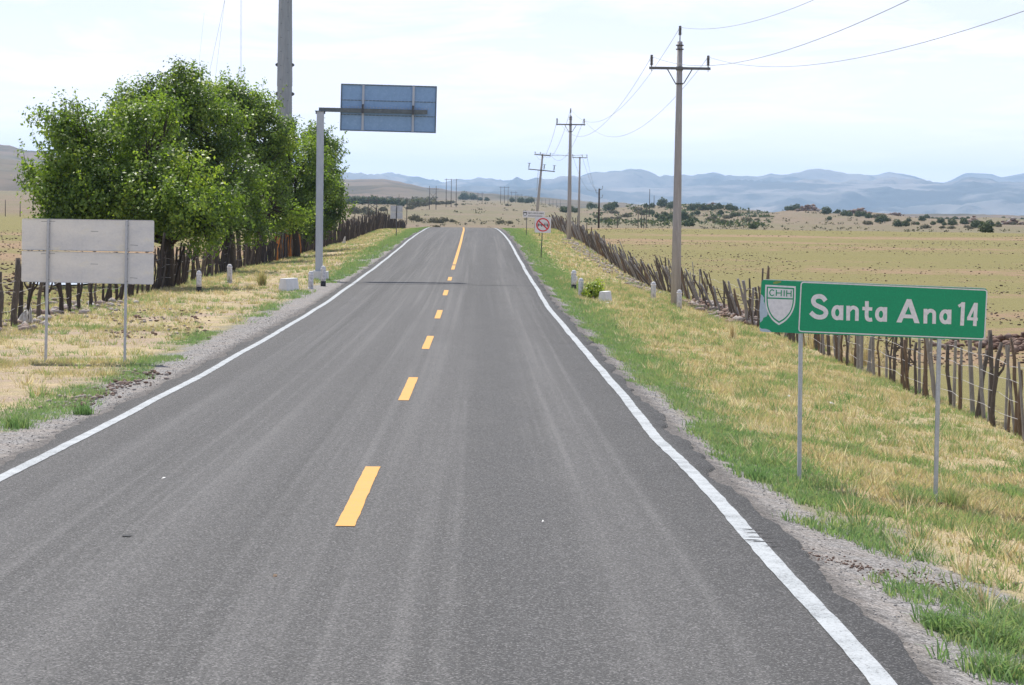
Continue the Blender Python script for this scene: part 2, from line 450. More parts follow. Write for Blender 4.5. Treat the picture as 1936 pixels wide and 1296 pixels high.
# asphalt
def asphalt():
    m = NT('asphalt')
    obj = m.tc.outputs['Object']
    sx = m.n('ShaderNodeSeparateXYZ'); m.l(obj, sx.inputs[0])
    X, Y = sx.outputs[0], sx.outputs[1]
    # long wheel-track streaks: noise stretched along the road
    s1 = m.noise(1.0, 5, .6, (1.15, .004, 1), loc=(.3, 0, 0))
    s2 = m.noise(1.0, 3, .5, (5.5, .018, 1))
    big = m.noise(1.0, 4, .55, (.35, .06, 1), loc=(4, 2, 0))
    tr = m.noise(1.0, 3, .6, (.12, 1.3, 1))
    base = m.mix(m.rng(s1, .3, .7), (.064, .0625, .061), (.120, .117, .1145))
    base = m.mix(m.rng(s2, .5, .72, 0, .65), base, (.17, .166, .162))
    base = m.mix(m.rng(big, .4, .75, 0, .55), base, (.082, .080, .078))
    base = m.mix(m.rng(tr, .5, .8, 0, .18), base, (.11, .11, .112))
    # darker bands next to the edge lines and the oil track at the right lane centre
    wob = m.math('MULTIPLY', m.math('SUBTRACT', m.noise(.25, 3), .5), 1.2)
    xw = m.math('ADD', X, wob)
    dr = m.math('ABSOLUTE', m.math('SUBTRACT', xw, .35))
    base = m.mix(m.rng(dr, .05, .7, .75, 0), base, (.07, .069, .069))
    er = m.rng(xw, 1.1, 2.1, 0, .62); base = m.mix(er, base, (.066, .064, .063))
    el = m.rng(xw, -3.6, -4.4, 0, .55); base = m.mix(el, base, (.072, .069, .067))
    r2 = m.rng(X, 2.2, 2.32, 0, .75); base = m.mix(r2, base, (.045, .044, .043))
    l2 = m.rng(X, -4.52, -4.65, 0, .75); base = m.mix(l2, base, (.05, .048, .046))
    # aggregate grain
    g1 = m.vor(95, out='Color'); gs = m.n('ShaderNodeSeparateColor'); m.l(g1, gs.inputs[0])
    g = gs.outputs[0]
    base = m.mix(m.rng(g, .0, .45, .85, 0, False), base, (.03, .03, .03))
    base = m.mix(m.rng(g, .75, 1, 0, .6, False), base, (.33, .32, .315))
    g2 = m.noise(160, 2, .7)
    base = m.mix(.5, base, m.mix(g2, (.05, .05, .05), (.95, .95, .95)), 'OVERLAY')
    sp = m.rng(m.noise(9, 2, .5), .74, .80)
    base = m.mix(m.math('MULTIPLY', sp, .5), base, (.06, .06, .06))
    return m.pbr(base, .85, 0, m.bump(m.math('ADD', g, g2), .5, .008), .3)
M['asphalt'] = asphalt()

def linepaint(name, col, col2, wear=.70, chipc=(.12, .12, .12)):
    m = NT(name)
    n1 = m.noise(45, 5, .75); n2 = m.noise(3.5, 4, .6)
    w = m.math('ADD', n1, m.math('MULTIPLY', m.math('SUBTRACT', n2, .5), .25))
    c = m.mix(m.rng(n2, .35, .7), col, col2)
    c = m.mix(m.rng(w, wear - .04, wear + .03), c, chipc)
    v = m.vor(70, out='Color'); gs = m.n('ShaderNodeSeparateColor'); m.l(v, gs.inputs[0])
    c = m.mix(m.rng(gs.outputs[0], 0, .3, .4, 0, False), c, (.2, .2, .2))
    return m.pbr(c, .7, 0, m.bump(gs.outputs[0], .3, .004), .3)
M['white_line'] = linepaint('white_road_paint', (.44, .465, .48), (.35, .375, .39), .59)
M['yellow_line'] = linepaint('yellow_road_paint', (.66, .33, .06), (.62, .34, .085), .66, (.45, .28, .07))
M['oil'] = worn('oil_film', (.045, .045, .046), (.08, .08, .08), None, 30)
M['tar'] = worn('tar_and_shadow_strip', (.035, .035, .037), (.08, .08, .08), None, 10)  # tar; also fills the strip painted as the overhead sign's shadow

def ground():
    m = NT('ground_soil')
    obj = m.tc.outputs['Object']
    sx = m.n('ShaderNodeSeparateXYZ'); m.l(obj, sx.inputs[0])
    X, Y = sx.outputs[0], sx.outputs[1]
    n_edge = m.noise(.55, 5, .65); n_edge2 = m.noise(2.4, 4, .6)
    wob = m.math('ADD', m.math('MULTIPLY', m.math('SUBTRACT', n_edge, .5), 2.4), m.math('MULTIPLY', m.math('SUBTRACT', n_edge2, .5), .6))
    dR = m.math('SUBTRACT', X, 2.45); dL = m.math('SUBTRACT', -4.8, X)
    d = m.math('MAXIMUM', dR, dL)
    dw = m.math('ADD', d, wob)
    isL = m.math('GREATER_THAN', dL, 0.0)
    # dry verge: straw, dirt
    p1 = m.noise(.9, 6, .65, loc=(3, 1, 0)); p2 = m.noise(5, 5, .7); p3 = m.noise(30, 4, .7)
    verge = m.mix(m.rng(p1, .35, .65), (.43, .34, .205), (.33, .285, .15))
    verge = m.mix(m.rng(p2, .45, .7), verge, (.50, .39, .25))
    verge = m.mix(m.rng(p3, .5, .72, 0, .7), verge, (.25, .19, .11))
    verge = m.mix(m.rng(p3, .28, .4, .55, 0), verge, (.52, .43, .30))
    # bare dirt patches on the left verge
    dirt = m.mix(p2, (.29, .215, .16), (.38, .30, .235))
    bp = m.math('MULTIPLY', m.rng(m.noise(.35, 5, .6, loc=(9, 4, 0)), .46, .6), isL)
    verge = m.mix(m.math('MULTIPLY', bp, .85), verge, dirt)
    # green strip soil
    green = m.mix(m.rng(p2, .3, .7), (.21, .20, .13), (.28, .25, .19))
    green = m.mix(m.rng(p3, .5, .7, 0, .6), green, (.10, .12, .05))
    gmix = m.rng(dw, .9, 1.7, 1, 0)
    c = m.mix(gmix, verge, green)
    # gravel shoulder
    gv = m.vor(38, out='Color'); gs = m.n('ShaderNodeSeparateColor'); m.l(gv, gs.inputs[0])
    grav = m.mix(gs.outputs[0], (.12, .116, .112), (.36, .345, .335))
    gravd = m.mix(.35, grav, (.29, .24, .20))
    grav = m.mix(m.rng(n_edge2, .4, .65), grav, gravd)
    gw = m.math('ADD', m.math('ADD', d, m.math('MULTIPLY', wob, .55)), m.math('MULTIPLY', isL, -.55))
    nearR = m.math('MULTIPLY', m.rng(Y, 15, 26, 1.7, 0), m.math('GREATER_THAN', dR, 0.0))
    gw = m.math('SUBTRACT', gw, nearR)
    c = m.mix(m.rng(gw, .25, .55, 1, 0), c, grav)
    # tar-stained strip right along the pavement
    c = m.mix(m.rng(m.math('ADD', d, m.math('MULTIPLY', m.math('SUBTRACT', n_edge2, .5), .5)), .0, .28, .8, 0), c, m.mix(gs.outputs[0], (.06, .056, .053), (.17, .155, .145)))
    # fields beyond the fences
    f1 = m.noise(.05, 5, .6, (1, .6, 1)); f2 = m.noise(.6, 6, .7, loc=(2, 8, 0)); f3 = m.noise(6, 4, .7)
    yb = m.noise(1.0, 3, .5, (.012, .045, 1), loc=(1.7, .35, 0))
    soil = m.mix(f2, (.25, .165, .10), (.31, .22, .135))
    gr = m.mix(f3, (.17, .158, .058), (.24, .205, .085))
    fm = m.math('ADD', m.math('MULTIPLY', yb, .8), m.math('MULTIPLY', f2, .35))
    field = m.mix(m.rng(fm, .45, .56), soil, gr)
    field = m.mix(m.rng(f3, .60, .72, 0, .55), field, (.14, .10, .065))
    field = m.mix(m.rng(m.noise(2.2, 4, .7, (1, .4, 1)), .60, .70, 0, .6), field, (.12, .08, .055))
    fR = m.rng(m.math('ADD', X, m.math('MULTIPLY', wob, .4)), 8.6, 9.8)
    fL = m.rng(m.math('ADD', X, m.math('MULTIPLY', wob, .4)), -11.0, -12.4)
    c = m.mix(m.math('MAXIMUM', fR, fL), c, field)
    # plain beyond the crest
    q1 = m.noise(.004, 6, .6, (1, .5, 1)); q2 = m.noise(.05, 6, .7, (1, .35, 1)); q3 = m.noise(.35, 4, .7, (1, .25, 1))
    plain = m.mix(m.rng(q1, .38, .62), (.20, .155, .105), (.175, .16, .09))
    plain = m.mix(m.rng(q2, .45, .7, 0, .7), plain, (.235, .175, .135))
    plain = m.mix(m.rng(q3, .58, .72, 0, .6), plain, (.13, .12, .08))
    c = m.mix(m.rng(Y, 300, 420), c, plain)
    pf = m.noise(55, 4, .75); c = m.mix(.8, c, m.mix(m.rng(pf, .3, .7), (.12, .12, .12), (.88, .88, .88)), 'OVERLAY')
    h = m.math('ADD', m.math('MULTIPLY', p3, .6), m.math('MULTIPLY', gs.outputs[0], .25))
    return m.pbr(c, .95, 0, m.bump(h, .6, .03), .15)
M['ground'] = ground()

def hillmat(name, a, b, dark, sc, thr=(.5, .62)):
    m = NT(name)
    n1 = m.noise(sc, 6, .6, (1, .6, 1)); n2 = m.noise(sc * 14, 6, .7, (1, .8, 1)); n3 = m.noise(sc * 3.5, 5, .6, (.8, .5, 1), loc=(3, 7, 0))
    c = m.mix(m.rng(n1, .38, .62), a, b)
    c = m.mix(m.rng(n3, thr[0], thr[1], 0, .75), c, dark)
    c = m.mix(m.rng(n2, .52, .68, 0, .6), c, dark)
    return m.pbr(c, .95, 0, None, .1)
M['hill'] = hillmat('dry_hillside', (.19, .14, .105), (.14, .125, .085), (.06, .062, .045), .0016)
M['mountain'] = hillmat('far_mountain_rock', (.26, .23, .21), (.13, .13, .125), (.02, .027, .03), .0006, (.46, .56))
wm = NT('pond_water'); M['water'] = wm.pbr((.35, .42, .5), .12, 0, wm.bump(wm.noise(6, 3), .05, .02), .8)

# ------------------------------------------------------------------ setting: ground, hills, mountains
def axis(parts):
    out = []
    for a, b, st in parts: out += list(np.arange(a, b, st))
    return out
xp = axis([(0, 13, .35), (13, 60, 1.8), (60, 480, 6)]) + list(np.geomspace(480, 14500, 34))
xs = np.array(sorted(set([-x for x in xp[1:]] + xp)))
ys = np.array(axis([(-60, 8, 4), (8, 120, .6), (120, 340, 2), (340, 1100, 10), (1100, 1500, 7), (1500, 2600, 25)]) + list(np.geomspace(2600, 24200, 24)))
GX, GY = np.meshgrid(xs, ys)
GZ = gz(GX, GY)
# the bed under the pavement lies a little lower
bb = bend(GY)
under = (GX > XL + bb + .25) & (GX < XR + bb - .25) & (GY < 420)
GZ = np.where(under, GZ - .05, GZ - .012)
nx, ny = len(xs), len(ys)
idx = (np.arange(ny - 1)[:, None] * nx + np.arange(nx - 1)[None, :]).ravel()
quads = np.stack([idx, idx + 1, idx + nx + 1, idx + nx], 1)
g = link('ground', fastmesh('ground', np.stack([GX.ravel(), GY.ravel(), GZ.ravel()], 1), [quads], True), M['ground'])
setp(g, kind='structure')

# road
road_ys = np.array(axis([(-50, 8, 4), (8, 60, .22), (60, 140, .6), (140, 400, 2.5)]))
def edge_noise(Y, seed, amp):
    return (fbm(Y, Y * 0 + 3.3, 1.6, seed, 4) - .5) * 2 * amp + (vn(Y, Y * 0, .3, seed + 50) - .5) * .09 * (Y < 120)
cols = 9
rv = []
for j in range(cols):
    t = j / (cols - 1)
    xl = XL + bend(road_ys) + edge_noise(road_ys, 21, .15)
    xr = XR + bend(road_ys) + edge_noise(road_ys, 33, .15)
    xx = xl + (xr - xl) * t
    zz = np.interp(road_ys, *ZR) + .012 - .012 * (2 * abs(t - .5)) ** 2
    rv.append(np.stack([xx, road_ys, zz], 1))
rv = np.stack(rv, 1)
# skirt down into the gravel
sk0 = rv[:, :1].copy(); sk0[:, :, 2] -= .07; sk0[:, :, 0] -= .05
sk1 = rv[:, -1:].copy(); sk1[:, :, 2] -= .07; sk1[:, :, 0] += .05
rv = np.concatenate([sk0, rv, sk1], 1)
def gridfaces(r, c):
    i = (np.arange(r - 1)[:, None] * c + np.arange(c - 1)[None, :]).ravel()
    return np.stack([i, i + 1, i + c + 1, i + c], 1)
road = link('road', fastmesh('road', rv.reshape(-1, 3), [gridfaces(len(road_ys), cols + 2)]), M['asphalt'])
setp(road, kind='structure')
def road_z(X, Y):
    b = bend(Y)
    t = (X - XL - b) / (XR - XL)
    return np.interp(Y, *ZR) + .012 - .012 * (2 * np.abs(t - .5)) ** 2

def stripe(name, cx, w, y0, y1, mat, amp=.006, wander=None, dz=.005):
    st = .15 if y0 < 120 else .8
    Ys = np.arange(y0, y1 + st * .5, st) if y1 - y0 < 120 else np.concatenate([np.arange(y0, 120, .15), np.arange(120, y1, 1.0)])
    c = cx + bend(Ys) + (wander(Ys) if wander else 0)
    wl = w / 2 + (fbm(Ys, Ys * 0, .3, 5, 3) - .5) * 2 * amp
    wr = w / 2 + (fbm(Ys, Ys * 0 + 9, .3, 8, 3) - .5) * 2 * amp
    a = np.stack([c - wl, Ys, road_z(c - wl, Ys) + dz], 1); m_ = np.stack([c, Ys, road_z(c, Ys) + dz], 1); b_ = np.stack([c + wr, Ys, road_z(c + wr, Ys) + dz], 1)
    V = np.stack([a, m_, b_], 1).reshape(-1, 3)
    return link(name, fastmesh(name, V, [gridfaces(len(Ys), 3)]), mat, road)
# each lateral offset read off the photo: hand-painted lines wander
def wanR(Y): return tab(Y, [(10, .03), (18, 0), (24, .02), (28, .0), (30.4, -.025), (33, .0), (38, .02), (50, .0), (75, -.05), (110, .0), (150, .02), (200, .0), (225, -.05), (260, 0)]) + (fbm(Y, Y * 0, 5, 71, 3) - .5) * .05
def wanL(Y): return (fbm(Y, Y * 0, 6, 77, 3) - .5) * .06 - tab(Y, [(20, 0), (60, .02), (110, .0)])
stripe('edge_line', 2.15, .14, -8, 330, M['white_line'], .010, wanR)
stripe('edge_line', -4.47, .135, -8, 330, M['white_line'], .008, wanL)
def Yroad(py, px=905):                   # road distance of a pixel on the pavement
    p = hit(px, py, 8, 400)
    return p.y
for (ya, yb, pxm) in ((1000, 885, 685), (760, 716, 772), (662, 637, 805), (604, 588, 825), (560, 550, 839), (532, 525, 848), (511, 503, 854)):
    stripe('centre_dash', -1.025, .15, Yroad(ya, pxm), Yroad(yb, pxm), M['yellow_line'], .006)
stripe('centre_dash', -1.025, .15, Yroad(492, 860), 340, M['yellow_line'], .004)
yd = Yroad(1000, 660)
stripe('centre_dash', -1.025, .15, yd - 15, yd - 10, M['yellow_line'], .004)
# dark sheet painting the overhead sign's shadow across the road
yj = Yroad(539, 800)
Xs = np.linspace(XL - .05, XR, 30)
Yc = yj + (fbm(Xs, Xs * 0, 1.5, 4, 3) - .5) * .25
V = []
for X_, Y_ in zip(Xs, Yc):
    for s_ in (-.07, .07): V.append((X_, Y_ + s_, float(road_z(X_, Y_ + s_)) + .009))
link('tar_and_shadow_strip', fastmesh('tar_and_shadow_strip', np.array(V), [gridfaces(30, 2)]), M['tar'], road)
for yy, x0_, x1_ in ((507, .2, 2.3), (474, -3.2, -1.3)):  # short tar joints in the pavement
    yj = Yroad(yy, 900); Xs = np.linspace(x0_, x1_, 12); V = []
    for X_ in Xs:
        for s_ in (-.05, .05): V.append((X_, yj + s_, float(road_z(X_, yj + s_)) + .009))
    link('tar_and_shadow_strip', fastmesh('tar_and_shadow_strip', np.array(V), [gridfaces(12, 2)]), M['tar'], road)

# oil spot and torn tar across the white line, near the camera
def patch(name, px, py, rx, ry, mat, seed, dz=.0075):
    p = hit(px, py, 8, 300); rs = np.random.RandomState(seed); n = 26; V = [(p.x, p.y, float(road_z(p.x, p.y)) + dz)]
    for k in range(n):
        a = 6.2832 * k / n; q = 1 + rs.normal(0, .16); x, y = p.x + math.cos(a) * rx * q, p.y + math.sin(a) * ry * q
        V.append((x, y, float(road_z(x, y)) + dz))
    me = fastmesh(name, np.array(V), [np.array([[0, 1 + k, 1 + (k + 1) % n] for k in range(n)])])
    return link(name, me, mat, road)
patch('oil_spot', 240, 1018, .035, .07, M['oil'], 3)
for i, (px, py, w_) in enumerate(((1425, 1003, .17), (1431, 1010, .20), (1440, 1018, .24), (1420, 1024, .13), (1446, 1027, .20), (1380, 1021, .04), (1462, 1036, .14))):
    patch('tar_tear', px, py, w_ / 2, .018, M['tar'], 10 + i, .0085)

# pond strip seen under the left sign
pp = hit(118, 538, 30, 200)
mbp = MB(); n = 22
pv = [(pp.x + math.cos(k / n * 6.283) * (1.05 + .15 * math.sin(k * 1.7)), pp.y + math.sin(k / n * 6.283) * 2.6, 0) for k in range(n)]
mbp.add(pv, [tuple(range(n))])
po = mbp.build('pond_water', M['water']); po.location.z = max(gzf(v[0], v[1]) for v in pv) + .02
setp(po, kind='structure')

# hills and mountains as rolling height fields
def range_mesh(name, sil, y0, y1, ycrest, mat, amp, nscale, seed, xcut=(-400, 2400), rows=60, colsn=260, backdrop=.0, valley=0.0):
    pxs = np.linspace(xcut[0], xcut[1], colsn)
    top = np.interp(pxs, [s[0] for s in sil], [s[1] for s in sil])
    ys_ = np.concatenate([np.linspace(y0, ycrest, rows), np.linspace(ycrest, y1, rows // 3)[1:]])
    horizon = 406 + .013 * (pxs - 968)
    top = top + (fbm(pxs, pxs * 0, 26, seed + 3, 5) - .5) * 4.0
    V = []
    for Yv in ys_:
        X_ = (pxs - 905) / F * Yv
        zc = CAMZ + (horizon - top) / F * ycrest
        t = np.clip((Yv - y0) / (ycrest - y0), 0, 1) if Yv <= ycrest else 1 - (Yv - ycrest) / (y1 - ycrest)
        prof = t ** 1.25
        nz = (fbm(X_, np.full_like(X_, Yv), nscale, seed, 5) - .5) * 2
        rid = 1 - np.abs(fbm(X_, np.full_like(X_, Yv), nscale * .5, seed + 7, 5) - .5) * 2
        k = math.sin(math.pi * min(t, 1)) if t < 1 else 0
        z = backdrop + (zc - backdrop) * prof + amp * k * (nz * .8 + (rid - .8) * 1.0)
        V.append(np.stack([X_, np.full_like(X_, Yv), z], 1))
    V = np.concatenate(V)
    o = link(name, fastmesh(name, V, [gridfaces(len(ys_), colsn)], True), mat)
    return setp(o, kind='structure')
range_mesh('hills', [(-500, 250), (-200, 262), (0, 273), (22, 276), (45, 284), (110, 292), (250, 305), (450, 322), (650, 340), (680, 338), (720, 339), (760, 346), (800, 354), (850, 360), (950, 369), (1050, 378), (1120, 388), (1250, 400), (1500, 420), (2400, 430)], 2300, 6200, 4600, M['hill'], 16, 420, 41, rows=70, backdrop=4)
range_mesh('hills', [(-500, 292), (-100, 293), (0, 300), (30, 303), (60, 310), (130, 330), (300, 350), (500, 366), (640, 372), (760, 376), (900, 392), (1200, 420), (2400, 430)], 1900, 3600, 2900, M['hill'], 9, 300, 43, xcut=(-450, 1200), rows=50, colsn=150, backdrop=6)
MS = [(-600, 345), (400, 340), (600, 338), (690, 337), (715, 334.5), (740, 336), (770, 342), (800, 345), (850, 345), (880, 339.5), (905, 337.5), (930, 340), (950, 345.5), (960, 341.5), (975, 340), (990, 347.5), (1020, 347), (1050, 344), (1068, 345), (1090, 343), (1110, 334), (1135, 331), (1160, 328.5), (1200, 331), (1215, 337), (1225, 341), (1245, 348), (1270, 344), (1290, 337), (1350, 333), (1370, 337.5), (1400, 338), (1440, 333), (1455, 328.5), (1480, 331), (1510, 328), (1540, 324.5), (1560, 328), (1600, 335), (1615, 334), (1626, 332.5), (1660, 331), (1680, 324.5), (1700, 328), (1725, 333), (1750, 345), (1785, 346), (1805, 338), (1822, 329), (1832, 327.5), (1850, 328), (1875, 330), (1893, 335.5), (1915, 331), (1936, 327.5), (2100, 330), (2500, 340)]
range_mesh('mountains', MS, 9500, 24000, 19000, M['mountain'], 260, 1900, 51, rows=170, colsn=900, xcut=(-450, 2400), backdrop=-60)
range_mesh('mountains', [(-600, 380), (600, 372), (700, 366), (800, 362), (900, 358), (1000, 357), (1100, 353), (1200, 356), (1300, 352), (1400, 349), (1500, 346), (1600, 349), (1700, 350), (1800, 349), (1900, 344), (2000, 346), (2500, 352)], 8200, 17000, 13500, M['mountain'], 200, 1300, 57, rows=150, colsn=800, xcut=(-450, 2400), backdrop=-60)

# ------------------------------------------------------------------ stones
ICO = None
def ico():
    global ICO
    if ICO is None:
        bm = bmesh.new(); bmesh.ops.create_icosphere(bm, subdivisions=1, radius=1)
        ICO = (np.array([v.co[:] for v in bm.verts]), np.array([[v.index for v in f.verts] for f in bm.faces])); bm.free()
    return ICO
def stones(name, P, S, mat, seed=1, flat=.7, tint=None, **k):
    v0, f0 = ico(); rs = np.random.RandomState(seed); n = len(P)
    P = np.asarray(P); S = np.asarray(S)
    jit = 1 + rs.uniform(-.28, .28, (n, len(v0), 1))
    sc = np.stack([rs.uniform(.75, 1.3, n), rs.uniform(.7, 1.2, n), flat * rs.uniform(.7, 1.15, n)], 1)
    V = v0[None] * jit * sc[:, None] * S[:, None, None]
    a = rs.uniform(0, 6.28, n); c, s = np.cos(a)[:, None], np.sin(a)[:, None]
    x = V[..., 0] * c - V[..., 1] * s; y = V[..., 0] * s + V[..., 1] * c
    V = np.stack([x, y, V[..., 2]], -1) + P[:, None]
    fc = (f0[None] + (np.arange(n) * len(v0))[:, None, None]).reshape(-1, 3)
    me = fastmesh(name, V.reshape(-1, 3), [fc])
    attr(me, 'tint', np.repeat(rs.uniform(0, 1, n) if tint is None else tint, len(v0)))
    o = link(name, me, mat)
    return setp(o, **k)
def scatter(px0, px1, py0, py1, n, seed, dens=None):
    rs = np.random.RandomState(seed); out = []
    a = hit((px0 + px1) / 2, py1, 8, 500); b = hit((px0 + px1) / 2, py0, 8, 500)
    for i in range(n):
        Y = rs.uniform(a.y, b.y); X = rs.uniform((px0 - 905) / F, (px1 - 905) / F) * Y
        out.append((X, Y))
    return np.array(out)

def place_xy(XY, S, sink=.25):
    z = gz(XY[:, 0], XY[:, 1]) + S * (.7 - sink) * .6 - .01
    return np.stack([XY[:, 0], XY[:, 1], z], 1)
rs = np.random.RandomState(3)
# heap of field stones right of the green sign
hc = hit(1960, 655, 30, 200)
n = 330; XY = np.stack([hc.x + rs.normal(0, 1.25, n), hc.y + rs.normal(0, 1.5, n)], 1)
S = rs.uniform(.06, .17, n)
P = place_xy(XY, S); r_ = np.hypot((XY[:, 0] - hc.x) / 2.2, (XY[:, 1] - hc.y) / 2.6)
P[:, 2] += np.clip(.42 * (1 - r_), 0, 1) * rs.uniform(.3, 1, n)
stones('rock_heap', P, S, M['stone'], 5, tint=rs.uniform(0, .42, len(P)), label='heap of reddish field stones behind the fence right of the green sign', cat='rocks', kind='stuff')
# stones at the fence foot, right
n = 520; Yf = rs.uniform(84, 104, n); XY = np.stack([9.0 + rs.normal(0, .42, n), Yf], 1); S = rs.uniform(.05, .19, n)
P = place_xy(XY, S); P[:, 2] += rs.uniform(0, .2, n) * np.exp(-((XY[:, 0] - 9) / .4) ** 2)
stones('stone_rubble', P, S, M['stone'], 6, label='reddish rubble stones piled along the fence foot beside the near pole', cat='rocks', kind='stuff')
n = 700; Yf = rs.uniform(112, 215, n); XY = np.stack([xfence(Yf) - .9 + rs.normal(0, .38, n), Yf], 1); S = rs.uniform(.04, .13, n)
stones('pale_rubble', place_xy(XY, S), S, M['stone'], 7, tint=rs.uniform(.6, 1, n), label='pale broken stones strewn below the leaning fence stakes', cat='rocks', kind='stuff')
# field clods right and left
n = 11000; Yf = rs.uniform(62, 290, n) ; Xf = 10 + rs.uniform(0, 1, n) * (Yf * .215 - 8) ; XY = np.stack([Xf, Yf], 1)
keep = fbm(Xf, Yf, 14, 19, 3) > rs.uniform(.38, .62, n); XY = XY[keep]; S = rs.uniform(.014, .05, len(XY)) * rs.choice([1, 1, 1, 1.6], len(XY))
stones('field_clods', place_xy(XY, S), S, M['clod'], 8, flat=.55, label='dark clods and small stones strewn over the right-hand field', cat='rocks', kind='stuff')
n = 2600; Yf = rs.uniform(55, 220, n); Xf = -11.5 - rs.uniform(0, 1, n) * np.clip(Yf * .19 - 10, 1, 40); XY = np.stack([Xf, Yf], 1); S = rs.uniform(.025, .09, n)
stones('field_clods', place_xy(XY, S), S, M['clod'], 9, flat=.55, label='dark clods and small stones strewn over the left-hand field', cat='rocks', kind='stuff')
# rubble by the left verge
XY = scatter(112, 250, 702, 772, 260, 12); XY[:, 0] = np.interp(XY[:, 1], [34, 46], [-5.55, -5.35]) + rs.normal(0, .2, len(XY)); S = rs.uniform(.012, .05, len(XY))
stones('verge_rubble', place_xy(XY, S, .1), S, M['stone'], 10, flat=.6, label='low bank of brown broken stone along the left gravel shoulder', cat='rocks', kind='stuff')
XY = scatter(200, 400, 585, 640, 230, 13); S = rs.uniform(.015, .06, len(XY))
stones('verge_rubble', place_xy(XY, S, .1), S, M['stone'], 14, flat=.6, label='scattered brown stones on bare dirt behind the blank sign', cat='rocks', kind='stuff')
n = 170; Yf = rs.uniform(57, 76, n); XY = np.stack([-10.8 + rs.normal(-.1, .5, n), Yf], 1); S = rs.uniform(.04, .15, n)
stones('pale_rubble', place_xy(XY, S), S, M['stone'], 15, tint=rs.uniform(.55, 1, n), label='pale stones lying among the left fence posts behind the blank sign', cat='rocks', kind='stuff')
# gravel grains on the shoulders and crumbs near the camera
n = 6500; Yf = 12 + rs.uniform(0, 1, n) ** 1.4 * 60
side = rs.uniform(0, 1, n) < .5
Xf = np.where(side, 2.5 + np.abs(rs.normal(0, .5, n)) * np.where(Yf < 24, 2.2, 1), -4.85 - np.abs(rs.normal(0, .6, n)))
XY = np.stack([Xf, Yf], 1); S = rs.uniform(.003, .009, n) * (1 + Yf / 120)
stones('gravel', place_xy(XY, S, .2), S, M['gravel'], 16, tint=rs.uniform(.35, 1, n), label='loose grey gravel along both road shoulders', cat='gravel', kind='stuff')
n = 300; t_ = rs.uniform(0, 1, n); XY = np.stack([2.45 + t_ * 1.25, 19.4 - t_ * .55 + rs.normal(0, .16, n) * (1 + t_)], 1); S = rs.uniform(.003, .013, n)
stones('asphalt_crumbs', place_xy(XY, S, .1), S, M['stone'], 17, tint=rs.uniform(0, .5, n), label='brown crumbs of broken pavement strewn across the near right shoulder', cat='rocks', kind='stuff')
def litter(px, py, wpx, hpx, label, seed, mat='rag'):
    p = hit(px, py, 8, 300); s_ = p.y / F; rs = np.random.RandomState(seed); mb = MB(); w_, h_ = wpx * s_ / 2, hpx * s_
    V = [(-w_, -.03, 0), (w_ * .9, -.04, .005), (w_, .05, h_ * .6), (-w_ * .7, .04, h_), (0, 0, h_ * .9)]
    mb.add(V, [(0, 1, 4), (1, 2, 4), (2, 3, 4), (3, 0, 4)])
    o = mb.build('litter', M[mat], None, loc=(p.x, p.y, p.z + .012), rot=(0, 0, rs.uniform(-.5, .5))); m_ = o.modifiers.new('s', 'SOLIDIFY'); m_.thickness = .003
    return setp(o, label=label, cat='litter')
litter(309, 907, 5, 1.5, 'small white scrap lying on the left lane asphalt', 1)
litter(1026, 990, 3, 2, 'tiny white scrap lying on the right lane asphalt', 2)
litter(520, 1094, 8, 3, 'small brown leaf lying on the asphalt at lower left', 3, 'wood_brown')
litter(1573, 766, 10, 4, 'white and pale scrap in the dry grass right of the left sign post', 4)
litter(1491, 752, 5, 4, 'tiny white scrap in the dry grass left of the green sign', 5)
litter(172, 579, 12, 7, 'white bag on the ground beyond the blank sign posts', 6)
litter(1148, 575, 5, 3, 'tiny white scrap by the right headwall', 7)
# individual stones one can point to
def big_stone(px, py, w, label, tint, seed, mat='stone', flat=.7):
    p = hit(px, py, 8, 400); s_ = w / 2 * p.y / F
    stones('stone', [(0, 0, 0)], [s_], M[mat], seed, flat, tint=[tint], label=label, cat='stone')
    o = COL.objects[-1]
    o = bpy.data.objects[o.name]; o.location = (p.x, p.y, p.z + s_ * .35)
    for a_ in (0,): pass
    return o
big_stone(276, 710, 12, 'larger of two dark stones on the left gravel beside the rubble bank', 0.0, 31, 'clod')
big_stone(290, 716, 7, 'smaller of two dark stones on the left gravel nearer the white line', 0.0, 32, 'clod')
big_stone(258, 602, 16, 'brown angular stone, largest on the bare dirt behind the blank sign', .3, 33)
big_stone(393, 586, 9, 'pale grey stone alone in the grass left of the white headwall', 1, 34)
big_stone(206, 585, 9, 'white round stone behind the gap between the blank sign posts', 1, 35)
big_stone(1919, 1108, 16, 'brown stone on the near right gravel at the picture edge', .2, 36)

